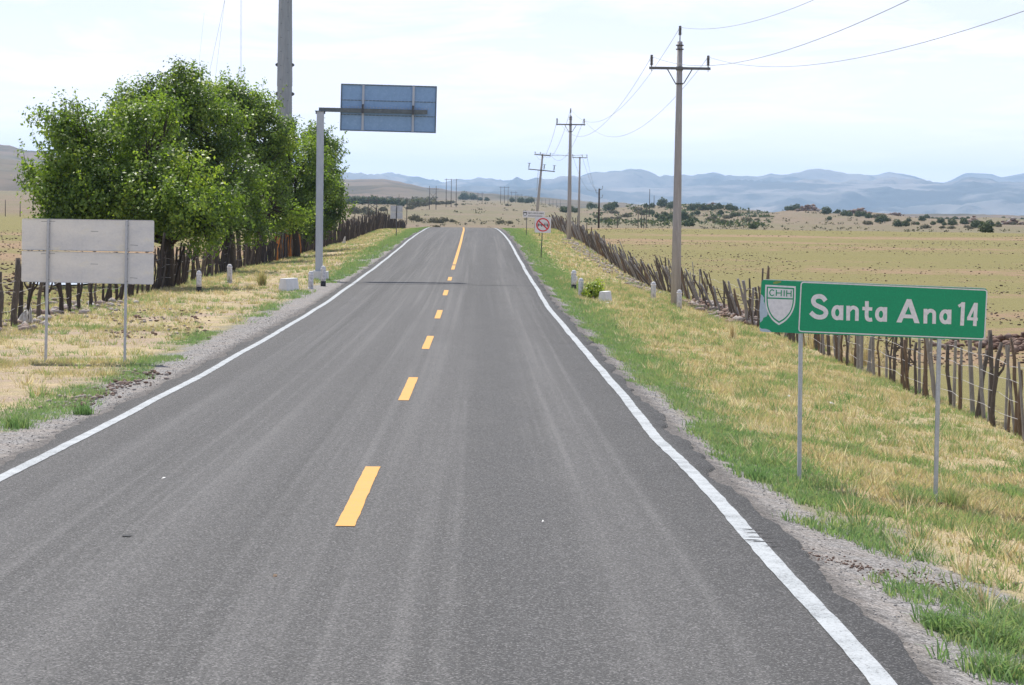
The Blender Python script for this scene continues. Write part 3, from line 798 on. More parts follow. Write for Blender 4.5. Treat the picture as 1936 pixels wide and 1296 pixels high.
# ------------------------------------------------------------------ grass
def blades(name, cx, cy, nb, hgt, wid, tint, seed, spread=.07, lean=.65, seg2=False, label='', cat='grass'):
    rs = np.random.RandomState(seed)
    n = len(cx); cx = np.repeat(cx, nb); cy = np.repeat(cy, nb); h = np.repeat(hgt, nb) * rs.uniform(.45, 1.15, n * nb)
    t = np.clip(np.repeat(tint, nb) + rs.normal(0, 1, n * nb) * np.where(np.repeat(tint, nb) > .4, .15, .06), 0, 1); w = np.repeat(wid, nb) * rs.uniform(.7, 1.3, n * nb)
    N = n * nb
    a = rs.uniform(0, 6.283, N); rad = np.abs(rs.normal(0, 1, N)) * spread
    bx = cx + np.cos(a) * rad; by = cy + np.sin(a) * rad
    bz = gz(bx, by) - .02
    la = a + rs.normal(0, .6, N); ll = h * np.abs(rs.normal(lean, .25, N))
    ta = rs.uniform(0, 3.1416, N); sx_, sy_ = np.cos(ta) * w / 2, np.sin(ta) * w / 2
    B0 = np.stack([bx - sx_, by - sy_, bz], 1); B1 = np.stack([bx + sx_, by + sy_, bz], 1)
    T = np.stack([bx + np.cos(la) * ll, by + np.sin(la) * ll, bz + h * np.sqrt(np.clip(1 - (ll / h) ** 2 * .5, .25, 1))], 1)
    if seg2:
        mx, my = bx + np.cos(la) * ll * .35, by + np.sin(la) * ll * .35; mz = bz + h * .6
        M0 = np.stack([mx - sx_ * .8, my - sy_ * .8, mz], 1); M1 = np.stack([mx + sx_ * .8, my + sy_ * .8, mz], 1)
        V = np.stack([B0, B1, M1, M0, T], 1).reshape(-1, 3); k = np.arange(N)[:, None] * 5
        me = fastmesh(name, V, [k + np.array([[0, 1, 2, 3]]), k + np.array([[3, 2, 4]])]); attr(me, 'tint', np.repeat(t, 5))
    else:
        V = np.stack([B0, B1, T], 1).reshape(-1, 3); k = np.arange(N)[:, None] * 3
        me = fastmesh(name, V, [k + np.array([[0, 1, 2]])]); attr(me, 'tint', np.repeat(t, 3))
    o = link(name, me, M['grass'])
    return setp(o, label=label, cat=cat, kind='stuff')

def verge(side, y0, y1, per_m2, nb, seed, label, seg2=False, hs=1.0, ws=.012):
    rs = np.random.RandomState(seed)
    xa, xb = (2.5, 9.3) if side > 0 else (-13.5, -4.85)
    n = int((xb - xa) * (y1 - y0) * per_m2)
    Y = rs.uniform(y0, y1, n); X = rs.uniform(xa, xb, n)
    # only what the view can hold
    px = 905 + F * X / Y
    k = (px > -60) & (px < 2000); X, Y = X[k], Y[k]; n = len(X)
    d = np.where(X > 0, X - 2.47, -4.83 - X) + 0 * X
    wob = (fbm(X, Y, 2.2, 5, 4) - .5) * 2.2
    nz = fbm(X, Y, .9, 13, 3); patch = fbm(X, Y, 3.4, 29, 4)
    if side > 0:
        gw = tab(Y, [(12, .45), (20, .55), (25, .45), (40, .28), (60, .22), (100, .15), (400, .1)])
        g0 = gw; g1 = gw + tab(Y, [(12, 4.5), (18, 2.2), (24, .9), (40, .95), (100, 1.5), (400, 2.0)])
    else:
        gw = tab(Y, [(20, .3), (34, .55), (45, .75), (60, .85), (85, .7), (105, .35), (400, .15)])
        g0 = gw; g1 = gw + tab(Y, [(20, 1.1), (40, .55), (80, .55), (100, .8), (140, 1.4), (400, 2.4)])
    dd = d + wob * .45
    green = sstep(g0 - .12, g0 + .12, dd) * (1 - sstep(g1 - .35, g1 + .5, dd))
    dry = sstep(g1 - .5, g1 + .4, dd)
    if side < 0:
        bare = sstep(.47, .58, fbm(X, Y, 4.5, 47, 4)) * (X > -9.5)
        dry = dry * (1 - .85 * bare); green = green * np.where(Y < 95, sstep(.35, .5, patch), 1)
    else:
        green = green * np.where(Y < 24, np.clip(sstep(.47, .57, fbm(X, Y, 1.0, 91, 4)) * .85 + .06, 0, 1), 1)
    u = rs.uniform(0, 1, n)
    isg = u < green
    isd = (~isg) & (rs.uniform(0, 1, n) < dry * np.clip(.08 + .95 * nz, 0, 1))
    k = isg | isd
    X, Y, isg, nz, patch, dd = X[k], Y[k], isg[k], nz[k], patch[k], dd[k]
    n = len(X)
    tint = np.where(isg, .12 + .22 * nz + rs.normal(0, .05, n), .50 + .55 * (fbm(X, Y, 1.6, 61, 4) - .25) + rs.normal(0, .10, n))
    gt = (~isg) & (fbm(X, Y, .8, 83, 3) > .60); tint = np.where(gt, .30 + rs.normal(0, .06, n), tint)
    if side < 0:   # yellow patch nearest the camera
        yel = (~isg) & (X < -5.6) & (Y < 46); tint = np.where(yel, .58 + rs.normal(0, .05, n), tint)
    h = np.where(isg, .04 + .09 * nz, .035 + .12 * nz) * hs * np.where(gt, 1.15, 1)
    w = ws * (1 + Y / 70)
    blades('grass', X, Y, nb, h, w, tint, seed + 1, seg2=seg2, label=label)
verge(1, 12, 34, 130, 9, 101, 'green and straw-coloured grass on the right verge under the green sign', True, 1.0, .008)
verge(1, 34, 66, 70, 8, 103, 'green strip and dry grass of the right verge between the sign and the post row', False, 1.05, .010)
verge(1, 66, 125, 34, 7, 105, 'dry and green grass of the right verge around the white marker posts', False, 1.25, .012)
verge(1, 125, 300, 12, 5, 107, 'grass of the right verge climbing to the crest', False, 1.5, .016)
verge(-1, 22, 60, 80, 8, 109, 'yellow and green grass of the left verge under the blank sign', False, 1.0, .009)
verge(-1, 60, 125, 30, 6, 111, 'dry grass of the left verge around the white headwall', False, 1.25, .012)
verge(-1, 125, 300, 12, 5, 113, 'grass of the left verge climbing to the crest', False, 1.5, .016)

def clump(px, py, wpx, hpx, nb, tint, seed, label, wid=.012, spreadf=.5, cat='grass', lean=.5):
    p = hit(px, py, 8, 400); s_ = wpx / 2 * p.y / F; hh = hpx * p.y / F
    rs = np.random.RandomState(seed); k = max(3, nb // 10)
    o = blades('grass_tuft', p.x + rs.normal(0, s_ * spreadf, k), p.y + rs.normal(0, s_ * spreadf * 1.5, k), 10, hh * rs.uniform(.7, 1.1, k), np.full(k, wid), np.full(k, tint) + rs.normal(0, .05, k), seed, spread=s_ * .25, lean=lean, seg2=True)
    del o['kind']; setp(o, label=label, cat=cat)
    return o
for i, (a, b, w_, h_) in enumerate([(1900, 1275, 170, 62), (1868, 1215, 120, 70), (1790, 1190, 90, 50), (1930, 1200, 90, 70)]):
    clump(a, b, w_, h_, 620, [.22, .26, .18, .24][i], 200 + i, ['lush green grass clump at the lower right picture corner', 'lush green grass clump with long arching blades left of the corner clump', 'smaller green grass clump nearest the road at lower right', 'green grass clump against the right picture edge above the corner clump'][i], .010, .55, 'grass', .85)
clump(1430, 905, 60, 30, 300, .16, 210, 'short green tuft just left of the green sign posts', .01)
clump(1612, 965, 60, 26, 260, .12, 211, 'dark green grass tuft between the two posts of the green sign', .01)
clump(1806, 962, 58, 56, 240, .34, 212, 'tall feathery weed right beside the right post of the green sign', .007, .3, 'weed', .6)
clump(32, 808, 56, 34, 280, .25, 213, 'spiky pale green grass tuft on the left verge above the near gravel', .012)
clump(160, 782, 44, 24, 240, .10, 214, 'green grass tuft at the end of the rubble bank', .012)
clump(497, 540, 22, 42, 200, .52, 215, 'tall straw-coloured weed between the left marker posts and headwall', .014, .3, 'weed', .35)
clump(1548, 660, 40, 60, 260, .85, 216, 'tall dry brown weeds against the fence under the green sign, left', .012, .6, 'weed', .4)
clump(1628, 690, 46, 66, 280, .80, 217, 'tall dry brown weeds against the fence under the green sign, right', .012, .6, 'weed', .4)
clump(1384, 640, 12, 46, 90, .92, 218, 'reddish dry weed at the fence foot left of the green sign', .012, .4, 'weed', .3)

# flat broad tussocks in the dry verge, where the photo shows darker tufts
rs = np.random.RandomState(77)
tx = rs.uniform(3.2, 8.6, 1300); ty = 15 + rs.uniform(0, 1, 1300) ** 1.2 * 95
blades('tussocks', tx, ty, 34, rs.uniform(.08, .27, 1300), .010 * (1 + ty / 70), rs.choice([.1, .25, .33, .42, .6, .88, .92, .97], 1300), 78, spread=.09, lean=.6, label='taller tussocks dotted over the right verge', cat='grass')
tx = -rs.uniform(5.9, 12, 330); ty = 28 + rs.uniform(0, 1, 330) ** 1.2 * 95
blades('tussocks', tx, ty, 30, rs.uniform(.10, .24, 330), .010 * (1 + ty / 70), rs.choice([.25, .36, .5, .6, .75, .88], 330), 79, spread=.09, lean=.6, label='taller tussocks dotted over the left verge', cat='grass')
# straw litter lying on the right verge
n = 5200; lx = rs.uniform(3.3, 8.8, n); ly = 14 + rs.uniform(0, 1, n) ** 1.3 * 60
blades('straw_litter', lx, ly, 1, rs.uniform(.08, .28, n), np.full(n, .007), rs.uniform(.74, 1, n), 80, spread=.02, lean=.98, label='pale fallen straw lying over the right verge', cat='straw')

# ------------------------------------------------------------------ trees
def leaves(P, N, size, tint, rs, ratio=.62):
    n = len(P)
    Nn = N / (np.linalg.norm(N, axis=1, keepdims=True) + 1e-6)
    r = rs.normal(0, 1, (n, 3)); a = r - (r * Nn).sum(1, keepdims=True) * Nn; a /= np.linalg.norm(a, axis=1, keepdims=True) + 1e-6
    b = np.cross(Nn, a)
    L = size[:, None]; Wd = L * ratio * .5
    V = np.stack([P - a * L * .5, P + b * Wd - a * L * .05 + Nn * L * .06, P + a * L * .5 - Nn * L * .08, P - b * Wd - a * L * .05 + Nn * L * .06], 1).reshape(-1, 3)
    return V

def tree(label, bx, by, lobes, nclus, per, leaf=.15, seed=1, shoots=40, trunk_r=.24, trunk_top=1.5, lean=(0, 0), tint0=.4, group=None, toplight=.0):
    rs = np.random.RandomState(seed)
    bz = gzf(bx, by)
    root = empty('broadleaf_tree', (bx, by, bz), label=label, cat='tree', group=group)
    lob = np.array(lobes, float)             # cx,cy,cz (rel. to base), rx,ry,rz
    vol = lob[:, 3] * lob[:, 4] * lob[:, 5]; pr = vol ** .8; pr /= pr.sum()
    ci = rs.choice(len(lob), nclus * 2, p=pr)
    # foliage pads: sub-clumps on each lobe's surface, twigs gathered round them
    npad = max(40, nclus // 9)
    pi_ = rs.choice(len(lob), npad, p=pr)
    pd = rs.normal(0, 1, (npad, 3)); pd /= np.linalg.norm(pd, axis=1, keepdims=True)
    PC = lob[pi_, :3] + pd * lob[pi_, 3:6] * rs.uniform(.5, .86, npad)[:, None]
    PR = rs.uniform(.5, .95, npad)
    pt = rs.normal(0, .13, npad)
    q = rs.choice(npad, nclus, p=PR ** 2 / (PR ** 2).sum())
    d = rs.normal(0, 1, (nclus, 3)); d[:, 2] += .25; d += pd[q] * .5; d /= np.linalg.norm(d, axis=1, keepdims=True)
    Cc = PC[q] + d * (PR[q] * rs.uniform(.45, 1, nclus) ** .5)[:, None] * np.array([1.05, 1.05, .8])
    ci = pi_[q]
    # leafy shoots standing out at the crown's rim
    k = rs.choice(len(Cc), shoots); up = Cc[k] + d[k] * .25
    dirs = d[k] * .55 + np.array([0, 0, .75]) + rs.normal(0, .22, (shoots, 3)); dirs /= np.linalg.norm(dirs, axis=1, keepdims=True)
    msk = (d[k][:, 2] > -.1)
    up, dirs = up[msk], dirs[msk]
    LP = []; LN = []; LS = []; LT = []
    n = len(Cc)
    cl_t = rs.normal(0, .10, n) + tint0 + pt[q]
    tw = d * .5 + rs.normal(0, .45, (n, 3)) + np.array([0, 0, .2]); tw /= np.linalg.norm(tw, axis=1, keepdims=True)
    u = rs.uniform(-.5, .5, (n, per))
    P = Cc[:, None] + tw[:, None] * u[..., None] * .95 + rs.normal(0, .15, (n, per, 3)) * np.array([1.15, 1.15, .8])
    NN = rs.normal(0, .5, (n, per, 3)) + d[:, None] * .8 + np.array([0, 0, .4])
    LP.append(P.reshape(-1, 3)); LN.append(NN.reshape(-1, 3)); LS.append(rs.uniform(.6, 1.2, n * per) * leaf); LT.append((cl_t[:, None] + rs.normal(0, .13, (n, per))).ravel())
    ns = len(up); q = 26; ln = rs.uniform(.4, 1.15, ns)
    u = rs.uniform(0, 1, (ns, q))
    P = up[:, None] + dirs[:, None] * (u * ln[:, None])[..., None] + rs.normal(0, .055, (ns, q, 3))
    LP.append(P.reshape(-1, 3)); LN.append((rs.normal(0, .6, (ns, q, 3)) + np.array([0, -.2, .5])).reshape(-1, 3)); LS.append(rs.uniform(.55, 1.0, ns * q) * leaf); LT.append(rs.normal(tint0 + .22, .15, ns * q))
    LP = np.concatenate(LP); LN = np.concatenate(LN); LS = np.concatenate(LS); LT = np.clip(np.concatenate(LT), 0, 1)
    V = leaves(LP, LN, LS, LT, rs); kk = np.arange(len(LP))[:, None] * 4
    me = fastmesh('crown', V, [kk + np.array([[0, 1, 2, 3]])]); attr(me, 'tint', np.repeat(LT, 4))
    link('crown', me, M['leaf'], root)
    # trunk, limbs and twigs
    mb = MB()
    tt = Vector((lean[0], lean[1], trunk_top))
    mb.tube([(0, 0, -.25), (lean[0] * .2 + .04, 0, trunk_top * .3), (lean[0] * .6 - .05, lean[1] * .5, trunk_top * .7), tt], [trunk_r * 1.35, trunk_r, trunk_r * .9, trunk_r * .85], 10)
    for j, lb in enumerate(lob):
        e = Vector(lb[:3]); mid = tt.lerp(e, .5) + Vector((rs.normal(0, .15), rs.normal(0, .15), -.12 * (e - tt).length))
        mb.tube([tt - Vector((0, 0, .15)), tt.lerp(mid, .5) + Vector((0, 0, .04)), mid, e], [trunk_r * .6, trunk_r * .48, trunk_r * .38, trunk_r * .22], 7)
        kk2 = np.nonzero(ci == j)[0]
        for q in kk2[:26]:
            f = Vector(Cc[q]); a = tt.lerp(e, rs.uniform(.55, 1)); m2 = a.lerp(f, .55) + Vector((rs.normal(0, .1), rs.normal(0, .1), -.1))
            mb.tube([a, m2, f], [trunk_r * .17, trunk_r * .1, .012], 4, cap=False)
    for q in range(len(up)):
        a = Vector(up[q]); mb.tube([a - Vector(dirs[q]) * .3, a + Vector(dirs[q]) * ln[q] * .9], [.014, .004], 3, cap=False)
    mb.build('trunk', M['bark'], root)
    return root

def P3(px, py, Y, base):                 # lobe centre relative to the tree's base
    p = at(px, py, Y); return (p.x - base[0], p.y - base[1], p.z - base[2])
def mk_tree(label, Y, basepx, lobes, **k):
    bx = xat(basepx, Y); b = (bx, Y, gzf(bx, Y)); s = Y / F
    L = []
    for (px, py, rx, ry, dy, depth) in lobes:
        c = P3(px, py, Y + dy, b); L.append((c[0], c[1], c[2], rx * s, depth, ry * s))
    return tree(label, bx, Y, L, **k)
G = 'broadleaf trees along the left fence'
mk_tree('nearest broadleaf tree, left of the row, with thick leaning dark trunk beside the blank sign', 91, 312,
        [(180, 292, 84, 70, 0, 1.9), (270, 272, 100, 80, 1, 2.2), (118, 348, 54, 62, -.5, 1.5), (340, 370, 100, 78, -1.5, 1.8), (230, 380, 120, 75, -.3, 2.1), (150, 395, 95, 55, 0, 1.7), (134, 238, 30, 36, .2, .8), (390, 410, 50, 55, -1.2, 1.1), (84, 330, 22, 38, 0, .8)],
        nclus=1150, per=56, leaf=.145, seed=5, shoots=110, trunk_r=.26, trunk_top=1.75, lean=(.15, 0), tint0=.46, group=G)
mk_tree('second tree of the row, highest crown with leafy shoots at its top', 112, 432,
        [(300, 220, 85, 70, 0, 1.9), (390, 250, 95, 80, 1, 2.1), (240, 208, 46, 44, 0, 1.2), (345, 198, 44, 48, .4, 1.2), (290, 185, 40, 36, .3, 1.2), (430, 340, 85, 80, 0, 2.0), (330, 300, 110, 70, 1, 2.1), (440, 420, 60, 40, 0, 1.3)],
        nclus=850, per=56, leaf=.155, seed=8, shoots=110, trunk_r=.24, trunk_top=1.9, tint0=.38, group=G)
mk_tree('third tree of the row, in front of the tall steel pole', 134, 495,
        [(440, 230, 70, 68, 0, 1.9), (500, 260, 62, 62, .5, 1.8), (470, 330, 85, 70, 0, 2.0), (520, 390, 62, 55, 0, 1.7), (415, 185, 40, 28, 0, 1.1), (465, 195, 42, 30, 0, 1.1)],
        nclus=640, per=54, leaf=.165, seed=13, shoots=90, trunk_r=.22, trunk_top=2.0, tint0=.40, group=G)
mk_tree('fourth tree of the row, just left of the blue overhead sign post', 146, 560,
        [(560, 300, 52, 55, 0, 1.7), (560, 370, 66, 55, 0, 1.9), (540, 260, 30, 26, 0, 1.1), (530, 415, 50, 32, 0, 1.5)],
        nclus=420, per=54, leaf=.17, seed=17, shoots=50, trunk_r=.2, trunk_top=2.0, tint0=.40, group=G)
mk_tree('last tree of the row, behind and right of the blue overhead sign post', 160, 600,
        [(606, 312, 32, 46, 0, 1.4), (610, 380, 36, 46, 0, 1.5), (600, 265, 24, 24, 0, 1.0), (626, 350, 20, 30, 0, .9), (590, 420, 36, 26, 0, 1.3)],
        nclus=400, per=52, leaf=.175, seed=19, shoots=60, trunk_r=.18, trunk_top=2.0, tint0=.36, group=G)

# bush by the right-hand headwall
def bushmesh(name, rx, rz, n, leaf, seed, shoots=True):
    rs = np.random.RandomState(seed)
    d = rs.normal(0, 1, (n, 3)); d /= np.linalg.norm(d, axis=1, keepdims=True); d[:, 2] = np.abs(d[:, 2]) * rs.choice([1, 1, -.3], n)
    lump = 1 + (vn(d[:, 0] * 2.2 + 5, d[:, 1] * 2.2 + d[:, 2] * 2.5, 1, seed) - .5) * .75
    P = d * (rs.uniform(.3, 1, n) ** .4 * lump)[:, None] * np.array([rx, rx, rz]) + np.array([0, 0, rz * .45])
    N = d + rs.normal(0, .5, (n, 3)) + np.array([0, 0, .4])
    V = leaves(P, N, rs.uniform(.6, 1.3, n) * leaf, None, rs, .75)
    k = np.arange(n)[:, None] * 4
    me = fastmesh(name, V, [k + np.array([[0, 1, 2, 3]])])
    t = np.clip(.3 + .4 * (vn(P[:, 0] / rx * 2, P[:, 2] / rz * 2, .6, seed + 4)) * 1 + rs.normal(0, .15, n), 0, 1)
    attr(me, 'tint', np.repeat(t, 4))
    return me
p = hit(1122, 567, 40, 200)
bs = empty('leafy_bush', p, label='light green leafy bush growing behind the right white headwall', cat='bush')
s_ = p.y / F
me = bushmesh('foliage', 20 * s_, 27 * s_, 1500, .075, 3)
v = np.zeros(len(me.vertices) * 1, np.float32); a_ = me.attributes['tint']; a_.data.foreach_get('value', v); a_.data.foreach_set('value', np.clip(v + .42, 0, 1))
link('foliage', me, M['leaf'], bs)
mb = MB()
for k in range(14):
    a = k * 2.4; mb.tube([(0, 0, -.05), (math.cos(a) * .12, math.sin(a) * .12, .25), (math.cos(a) * .3 * (1 + k % 3 * .15), math.sin(a) * .3, .5 + .04 * (k % 4))], [.012, .009, .004], 4)
mb.build('stem', M['bark'], bs)

# ------------------------------------------------------------------ fences
def stake(mb, x, y, z, h, r, leanx, leany, rs, fork=False, square=False, n=6):
    kk = 5
    pts = []; rad = []
    jx = jy = 0
    for i in range(kk + 1):
        t = i / kk
        if not square:
            jx += rs.normal(0, .024 * h / 1.3); jy += rs.normal(0, .02)
        pts.append((x + leanx * h * t + jx * (t > 0), y + leany * h * t + jy * (t > 0), z - .1 + (h + .1) * t)); rad.append(r * (1.08 - .25 * t) * (rs.uniform(.85, 1.15) if not square else 1))
    mb.tube(pts, rad, 4 if square else n, smooth=not square, phase=.78 if square else 0)
    if fork:
        b = Vector(pts[3]); s = 1 if rs.uniform() < .5 else -1
        mb.tube([b, b + Vector((s * .12, .02, .16)), b + Vector((s * .16, 0, .34))], [r * .7, r * .6, r * .35], 5)

def fence(side, label, segs, seed):
    """segs: (y0,y1,spacing,height,lean,lean spread,grey share,r)"""
    rs = np.random.RandomState(seed)
    root = empty('stake_fence', (0, 0, 0), label=label, cat='fence')
    posts = []
    for (y0, y1, sp, h, ln, ls, grey, rr, orange) in segs:
        y = y0
        while y < y1:
            posts.append((y, h, ln, ls, grey, rr, orange)); y += sp * rs.uniform(.55, 1.5)
    posts.sort()
    rest = {k: MB() for k in ('wood_dark', 'wood_grey', 'wood_brown')}
    made = 0; tops = []
    restmb = MB()
    mats = [M['wood_dark'], M['wood_grey'], M['wood_brown'], M['wood_orange']] if side > 0 else [M['wood_shaded'], M['wood_dark'], M['wood_shaded'], M['wood_orange']]
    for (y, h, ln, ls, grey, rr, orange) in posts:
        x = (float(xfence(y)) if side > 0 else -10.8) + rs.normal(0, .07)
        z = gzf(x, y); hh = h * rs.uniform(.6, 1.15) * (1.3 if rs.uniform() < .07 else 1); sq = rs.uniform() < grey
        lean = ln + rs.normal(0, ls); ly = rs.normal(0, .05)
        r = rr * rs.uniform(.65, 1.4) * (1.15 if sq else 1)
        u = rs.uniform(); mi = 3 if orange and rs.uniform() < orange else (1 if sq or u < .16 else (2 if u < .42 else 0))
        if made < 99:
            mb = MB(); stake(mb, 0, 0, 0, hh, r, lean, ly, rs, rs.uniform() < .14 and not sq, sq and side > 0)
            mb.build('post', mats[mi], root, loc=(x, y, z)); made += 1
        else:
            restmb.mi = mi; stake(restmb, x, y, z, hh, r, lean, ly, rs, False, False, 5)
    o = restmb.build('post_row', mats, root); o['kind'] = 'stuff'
    return root
fr = fence(1, 'long fence of crooked wooden stakes and barbed wire along the right-hand field',
           [(30, 57, .45, 1.42, -.02, .08, .25, .034, 0), (57, 78, .42, 1.3, 0, .09, .25, .032, 0), (78, 86, .34, 1.35, .06, .12, .2, .038, 0), (86, 108, .62, 1.35, -.34, .16, .3, .034, 0),
            (108, 122, .40, 1.5, -.25, .15, .2, .034, 0), (122, 165, .42, 1.35, -.40, .14, .3, .038, 0), (165, 235, .46, 1.4, -.30, .14, .3, .042, 0), (235, 345, .5, 1.4, -.22, .15, .25, .05, 0)], 5)
# strands of wire
for hgt in (.28, .58, .88, 1.15):
    mb = MB(); pts = []
    for y in np.arange(30, 125, 1.1):
        x = float(xfence(y)) - .05; pts.append((x + .02 * math.sin(y * 3), y, gzf(x, y) + hgt + .025 * math.sin(y * 1.9 + hgt * 9)))
    mb.tube(pts, .0045, 4); mb.build('wire_strand', M['barbed'], fr)
fl = fence(-1, 'long dark fence of crooked wooden stakes along the left-hand field under the trees',
           [(50, 62, .95, 1.3, .02, .06, .1, .06, 0), (62, 86, .85, 1.15, .03, .12, .1, .045, 0), (86, 112, .46, 1.35, .03, .10, .1, .042, 0), (112, 138, .36, 1.5, .0, .08, .05, .042, 0), (138, 156, .24, 1.5, 0, .05, .05, .055, .5),
            (156, 250, .34, 1.65, .02, .07, .03, .045, 0), (250, 345, .36, 1.7, .02, .07, .03, .05, 0), (345, 380, .5, 1.6, .02, .08, .03, .06, 0)], 6)
for hgt in (.4, .8, 1.05):
    mb = MB(); pts = []
    for y in np.arange(50, 120, 1.2):
        pts.append((-10.75 + .02 * math.sin(y * 3), y, gzf(-10.75, y) + hgt + .04 * math.sin(y * 1.4 + hgt * 9)))
    mb.tube(pts, .0045, 4); mb.build('wire_strand', M['barbed'], fl)
# short return of the fence near the crest, by the leaning pole
mb = MB(); rs = np.random.RandomState(9)
fq = empty('brush_gate', (0, 0, 0), label='short broken return of brush fence behind the no-overtaking sign near the crest', cat='fence')
for k in range(12):
    Y = 330 + k * .2; px = 1000 + k * 2.4; X = xat(px, Y); stake(mb, X, Y, gzf(X, Y), rs.uniform(.5, 1.9) * (k / 14 + .25), .04, rs.normal(0, .1), 0, rs)
mb.build('post_row', M['wood_dark'], fq)

# white rags on the left fence
def rag(px, py, w, h, label, seed):
    p = hit(px, py, 30, 200); s = p.y / F; rs = np.random.RandomState(seed)
    mb = MB(); nx_, nz_ = 7, 9; V = []
    for j in range(nz_):
        t = j / (nz_ - 1)
        for i in range(nx_):
            u = i / (nx_ - 1) - .5
            V.append(((u * w * (1 - .75 * t) + w * .35 * t * (1 if seed % 2 else -.2)) * s, math.sin(i * 2.3 + j) * .05, (t * h) * s + rs.normal(0, .008)))
    F_ = [(j * nx_ + i, j * nx_ + i + 1, (j + 1) * nx_ + i + 1, (j + 1) * nx_ + i) for j in range(nz_ - 1) for i in range(nx_ - 1)]
    mb.add(V, F_, True)
    o = mb.build('rag', M['rag'], None, loc=(p.x, p.y - .15, p.z + .02)); m_ = o.modifiers.new('s', 'SOLIDIFY'); m_.thickness = .01
    return setp(o, label=label, cat='rag')
rag(43, 612, 24, 24, 'wide white plastic rag caught at the foot of the left fence', 3)
rag(60, 612, 9, 30, 'narrow white rag hanging from a stake right of the wide rag', 4)
rag(650, 462, 7, 14, 'small white rag on the far left fence behind the overhead sign post', 5)

# ------------------------------------------------------------------ utility poles
def insulator(mb, c, h=.5, r=.075, n=10, pin=.12):
    prof = [(.018, 0), (.018, pin)]
    k = 6
    for i in range(k):
        z = pin + (h - pin) * i / k; dz = (h - pin) / k
        prof += [(r * .55, z), (r, z + dz * .25), (r * .95, z + dz * .4), (r * .55, z + dz * .6)]
    prof += [(.05, h), (.05, h + .05), (.01, h + .06)]
    mb.lathe(prof, n, c)

def tpole(name_label, px, py_base, Y, py_top, arm_w, arm_py, insul_top=True, r0=.19, r1=.10, lean=0, group='concrete power poles along the right-hand fence', mat='concrete', ins_h=.42):
    x = xat(px, Y); z = gzf(x, Y); H = at(px, py_top, Y).z - z; za = at(px, arm_py, Y).z - z
    root = empty('power_pole', (x, Y, z), label=name_label, cat='utility pole', group=group)
    if lean: root.rotation_euler = (0, lean, 0)
    mb = MB(); mb.tube([(0, 0, -.3), (0, 0, H * .33), (0, 0, H * .66), (0, 0, H)], [r0 + .01, r0 - (r0 - r1) * .33, r0 - (r0 - r1) * .66, r1], 12)
    mb.build('shaft', M[mat], root)
    mb = MB(); mb.box((0, -r1 - .06, za), (arm_w, .09, .10)); mb.build('crossarm', M['xarm'], root, bevel=.006)
    if insul_top:
        for s in (-1, 1):
            mb = MB(); mb.tube([(s * arm_w * .20, -r1 - .03, za - .04), (s * .16, -r1 * 1.15 - .03, za - .56), (s * .06, -r1 * 1.2 - .03, za - .57)], .022, 5); mb.build('brace', M['xarm'], root)
        mb = MB()
        for dz in (.12, .27): mb.tube([(0, 0, H - dz - .02), (0, 0, H - dz + .02)], r1 + .05, 12)
        mb.tube([(0, 0, za - .60), (0, 0, za - .55)], r1 + .05, 12); mb.tube([(0, 0, za - .07), (0, 0, za + .07)], r1 + .035, 12)
        mb.box((0, -r1 * .9, H - .12), (.26, .03, .03)); mb.box((0, -r1 * .9, H - .27), (.26, .03, .03))
        mb.build('clamp_bands', M['galv_dark'], root)
        mb = MB(); mb.tube([(0, 0, H - .01), (0, 0, H + .02)], r1 * .9, 12)
        mb.tube([(0, 0, H), (0, 0, H + .22)], .022, 6); insulator(mb, (0, 0, H + .14), ins_h, .075)
        mb.build('insulator', M['insul'], root)
        ends = [(-arm_w / 2 + .09), (arm_w / 2 - .09)]
        for e in ends:
            mb = MB(); insulator(mb, (e, -r1 - .06, za + .05), ins_h - .03, .075, pin=.05); mb.tube([(e, -r1 - .06, za - .12), (e, -r1 - .06, za - .04)], .012, 5); mb.build('insulator', M['insul'], root)
        mb = MB(); mb.tube([(0, -.002, za + .19), (0, -.002, za + .205)], r1 + .012, 12); mb.build('tie_band', M['sign_white'], root)
    return root, x, z, H, za
p1 = tpole('nearest and tallest concrete power pole, behind the fence marker posts', 1280, 568, 98.4, 80, 2.32, 130)
p2 = tpole('second concrete power pole with one crossarm, right of the white round-symbol sign', 1076, 447, 213, 219.5, 2.40, 236)
# leaning double-arm pole
Y3 = 325.0
x3 = xat(1012, Y3); z3 = gzf(x3, Y3); root3 = empty('power_pole', (x3, Y3, z3), (0, R(4.6), 0), label='leaning power pole with two crossarms near the crest of the road', cat='utility pole', group='concrete power poles along the right-hand fence')
H3 = at(1022, 291, Y3).z - z3
mb = MB(); mb.tube([(0, 0, -.3), (0, 0, H3 / 2), (0, 0, H3)], [.21, .165, .12], 10); mb.build('shaft', M['concrete'], root3)
tl = R(3.5)
for nm, zz, w_, hh, pos in (('upper', H3 - .15, 2.05, .24, (-.95, -.3, .95)), ('lower', H3 - 2.05, 3.35, .62, (-1.55, .35, 1.6))):
    mb = MB(); mb.box((0.05 if nm == 'lower' else 0, -.17, zz), (w_, .10, .12)); mb.build('crossarm', M['xarm'], root3)
    for e in pos:
        mb = MB(); insulator(mb, (e, -.17, zz + .05), hh, .085 if nm == 'lower' else .07, 8)
        if nm == 'lower': mb.box((e, -.17, zz + hh + .12), (.42, .06, .05))
        mb.build('insulator', M['insul'], root3)
mb = MB(); mb.tube([(-.35, -.14, H3 - 2.1), (-.33, -.2, H3 - 3.2), (-.3, -.15, H3 - 4.6)], .02, 4); mb.build('down_lead', M['wire'], root3)
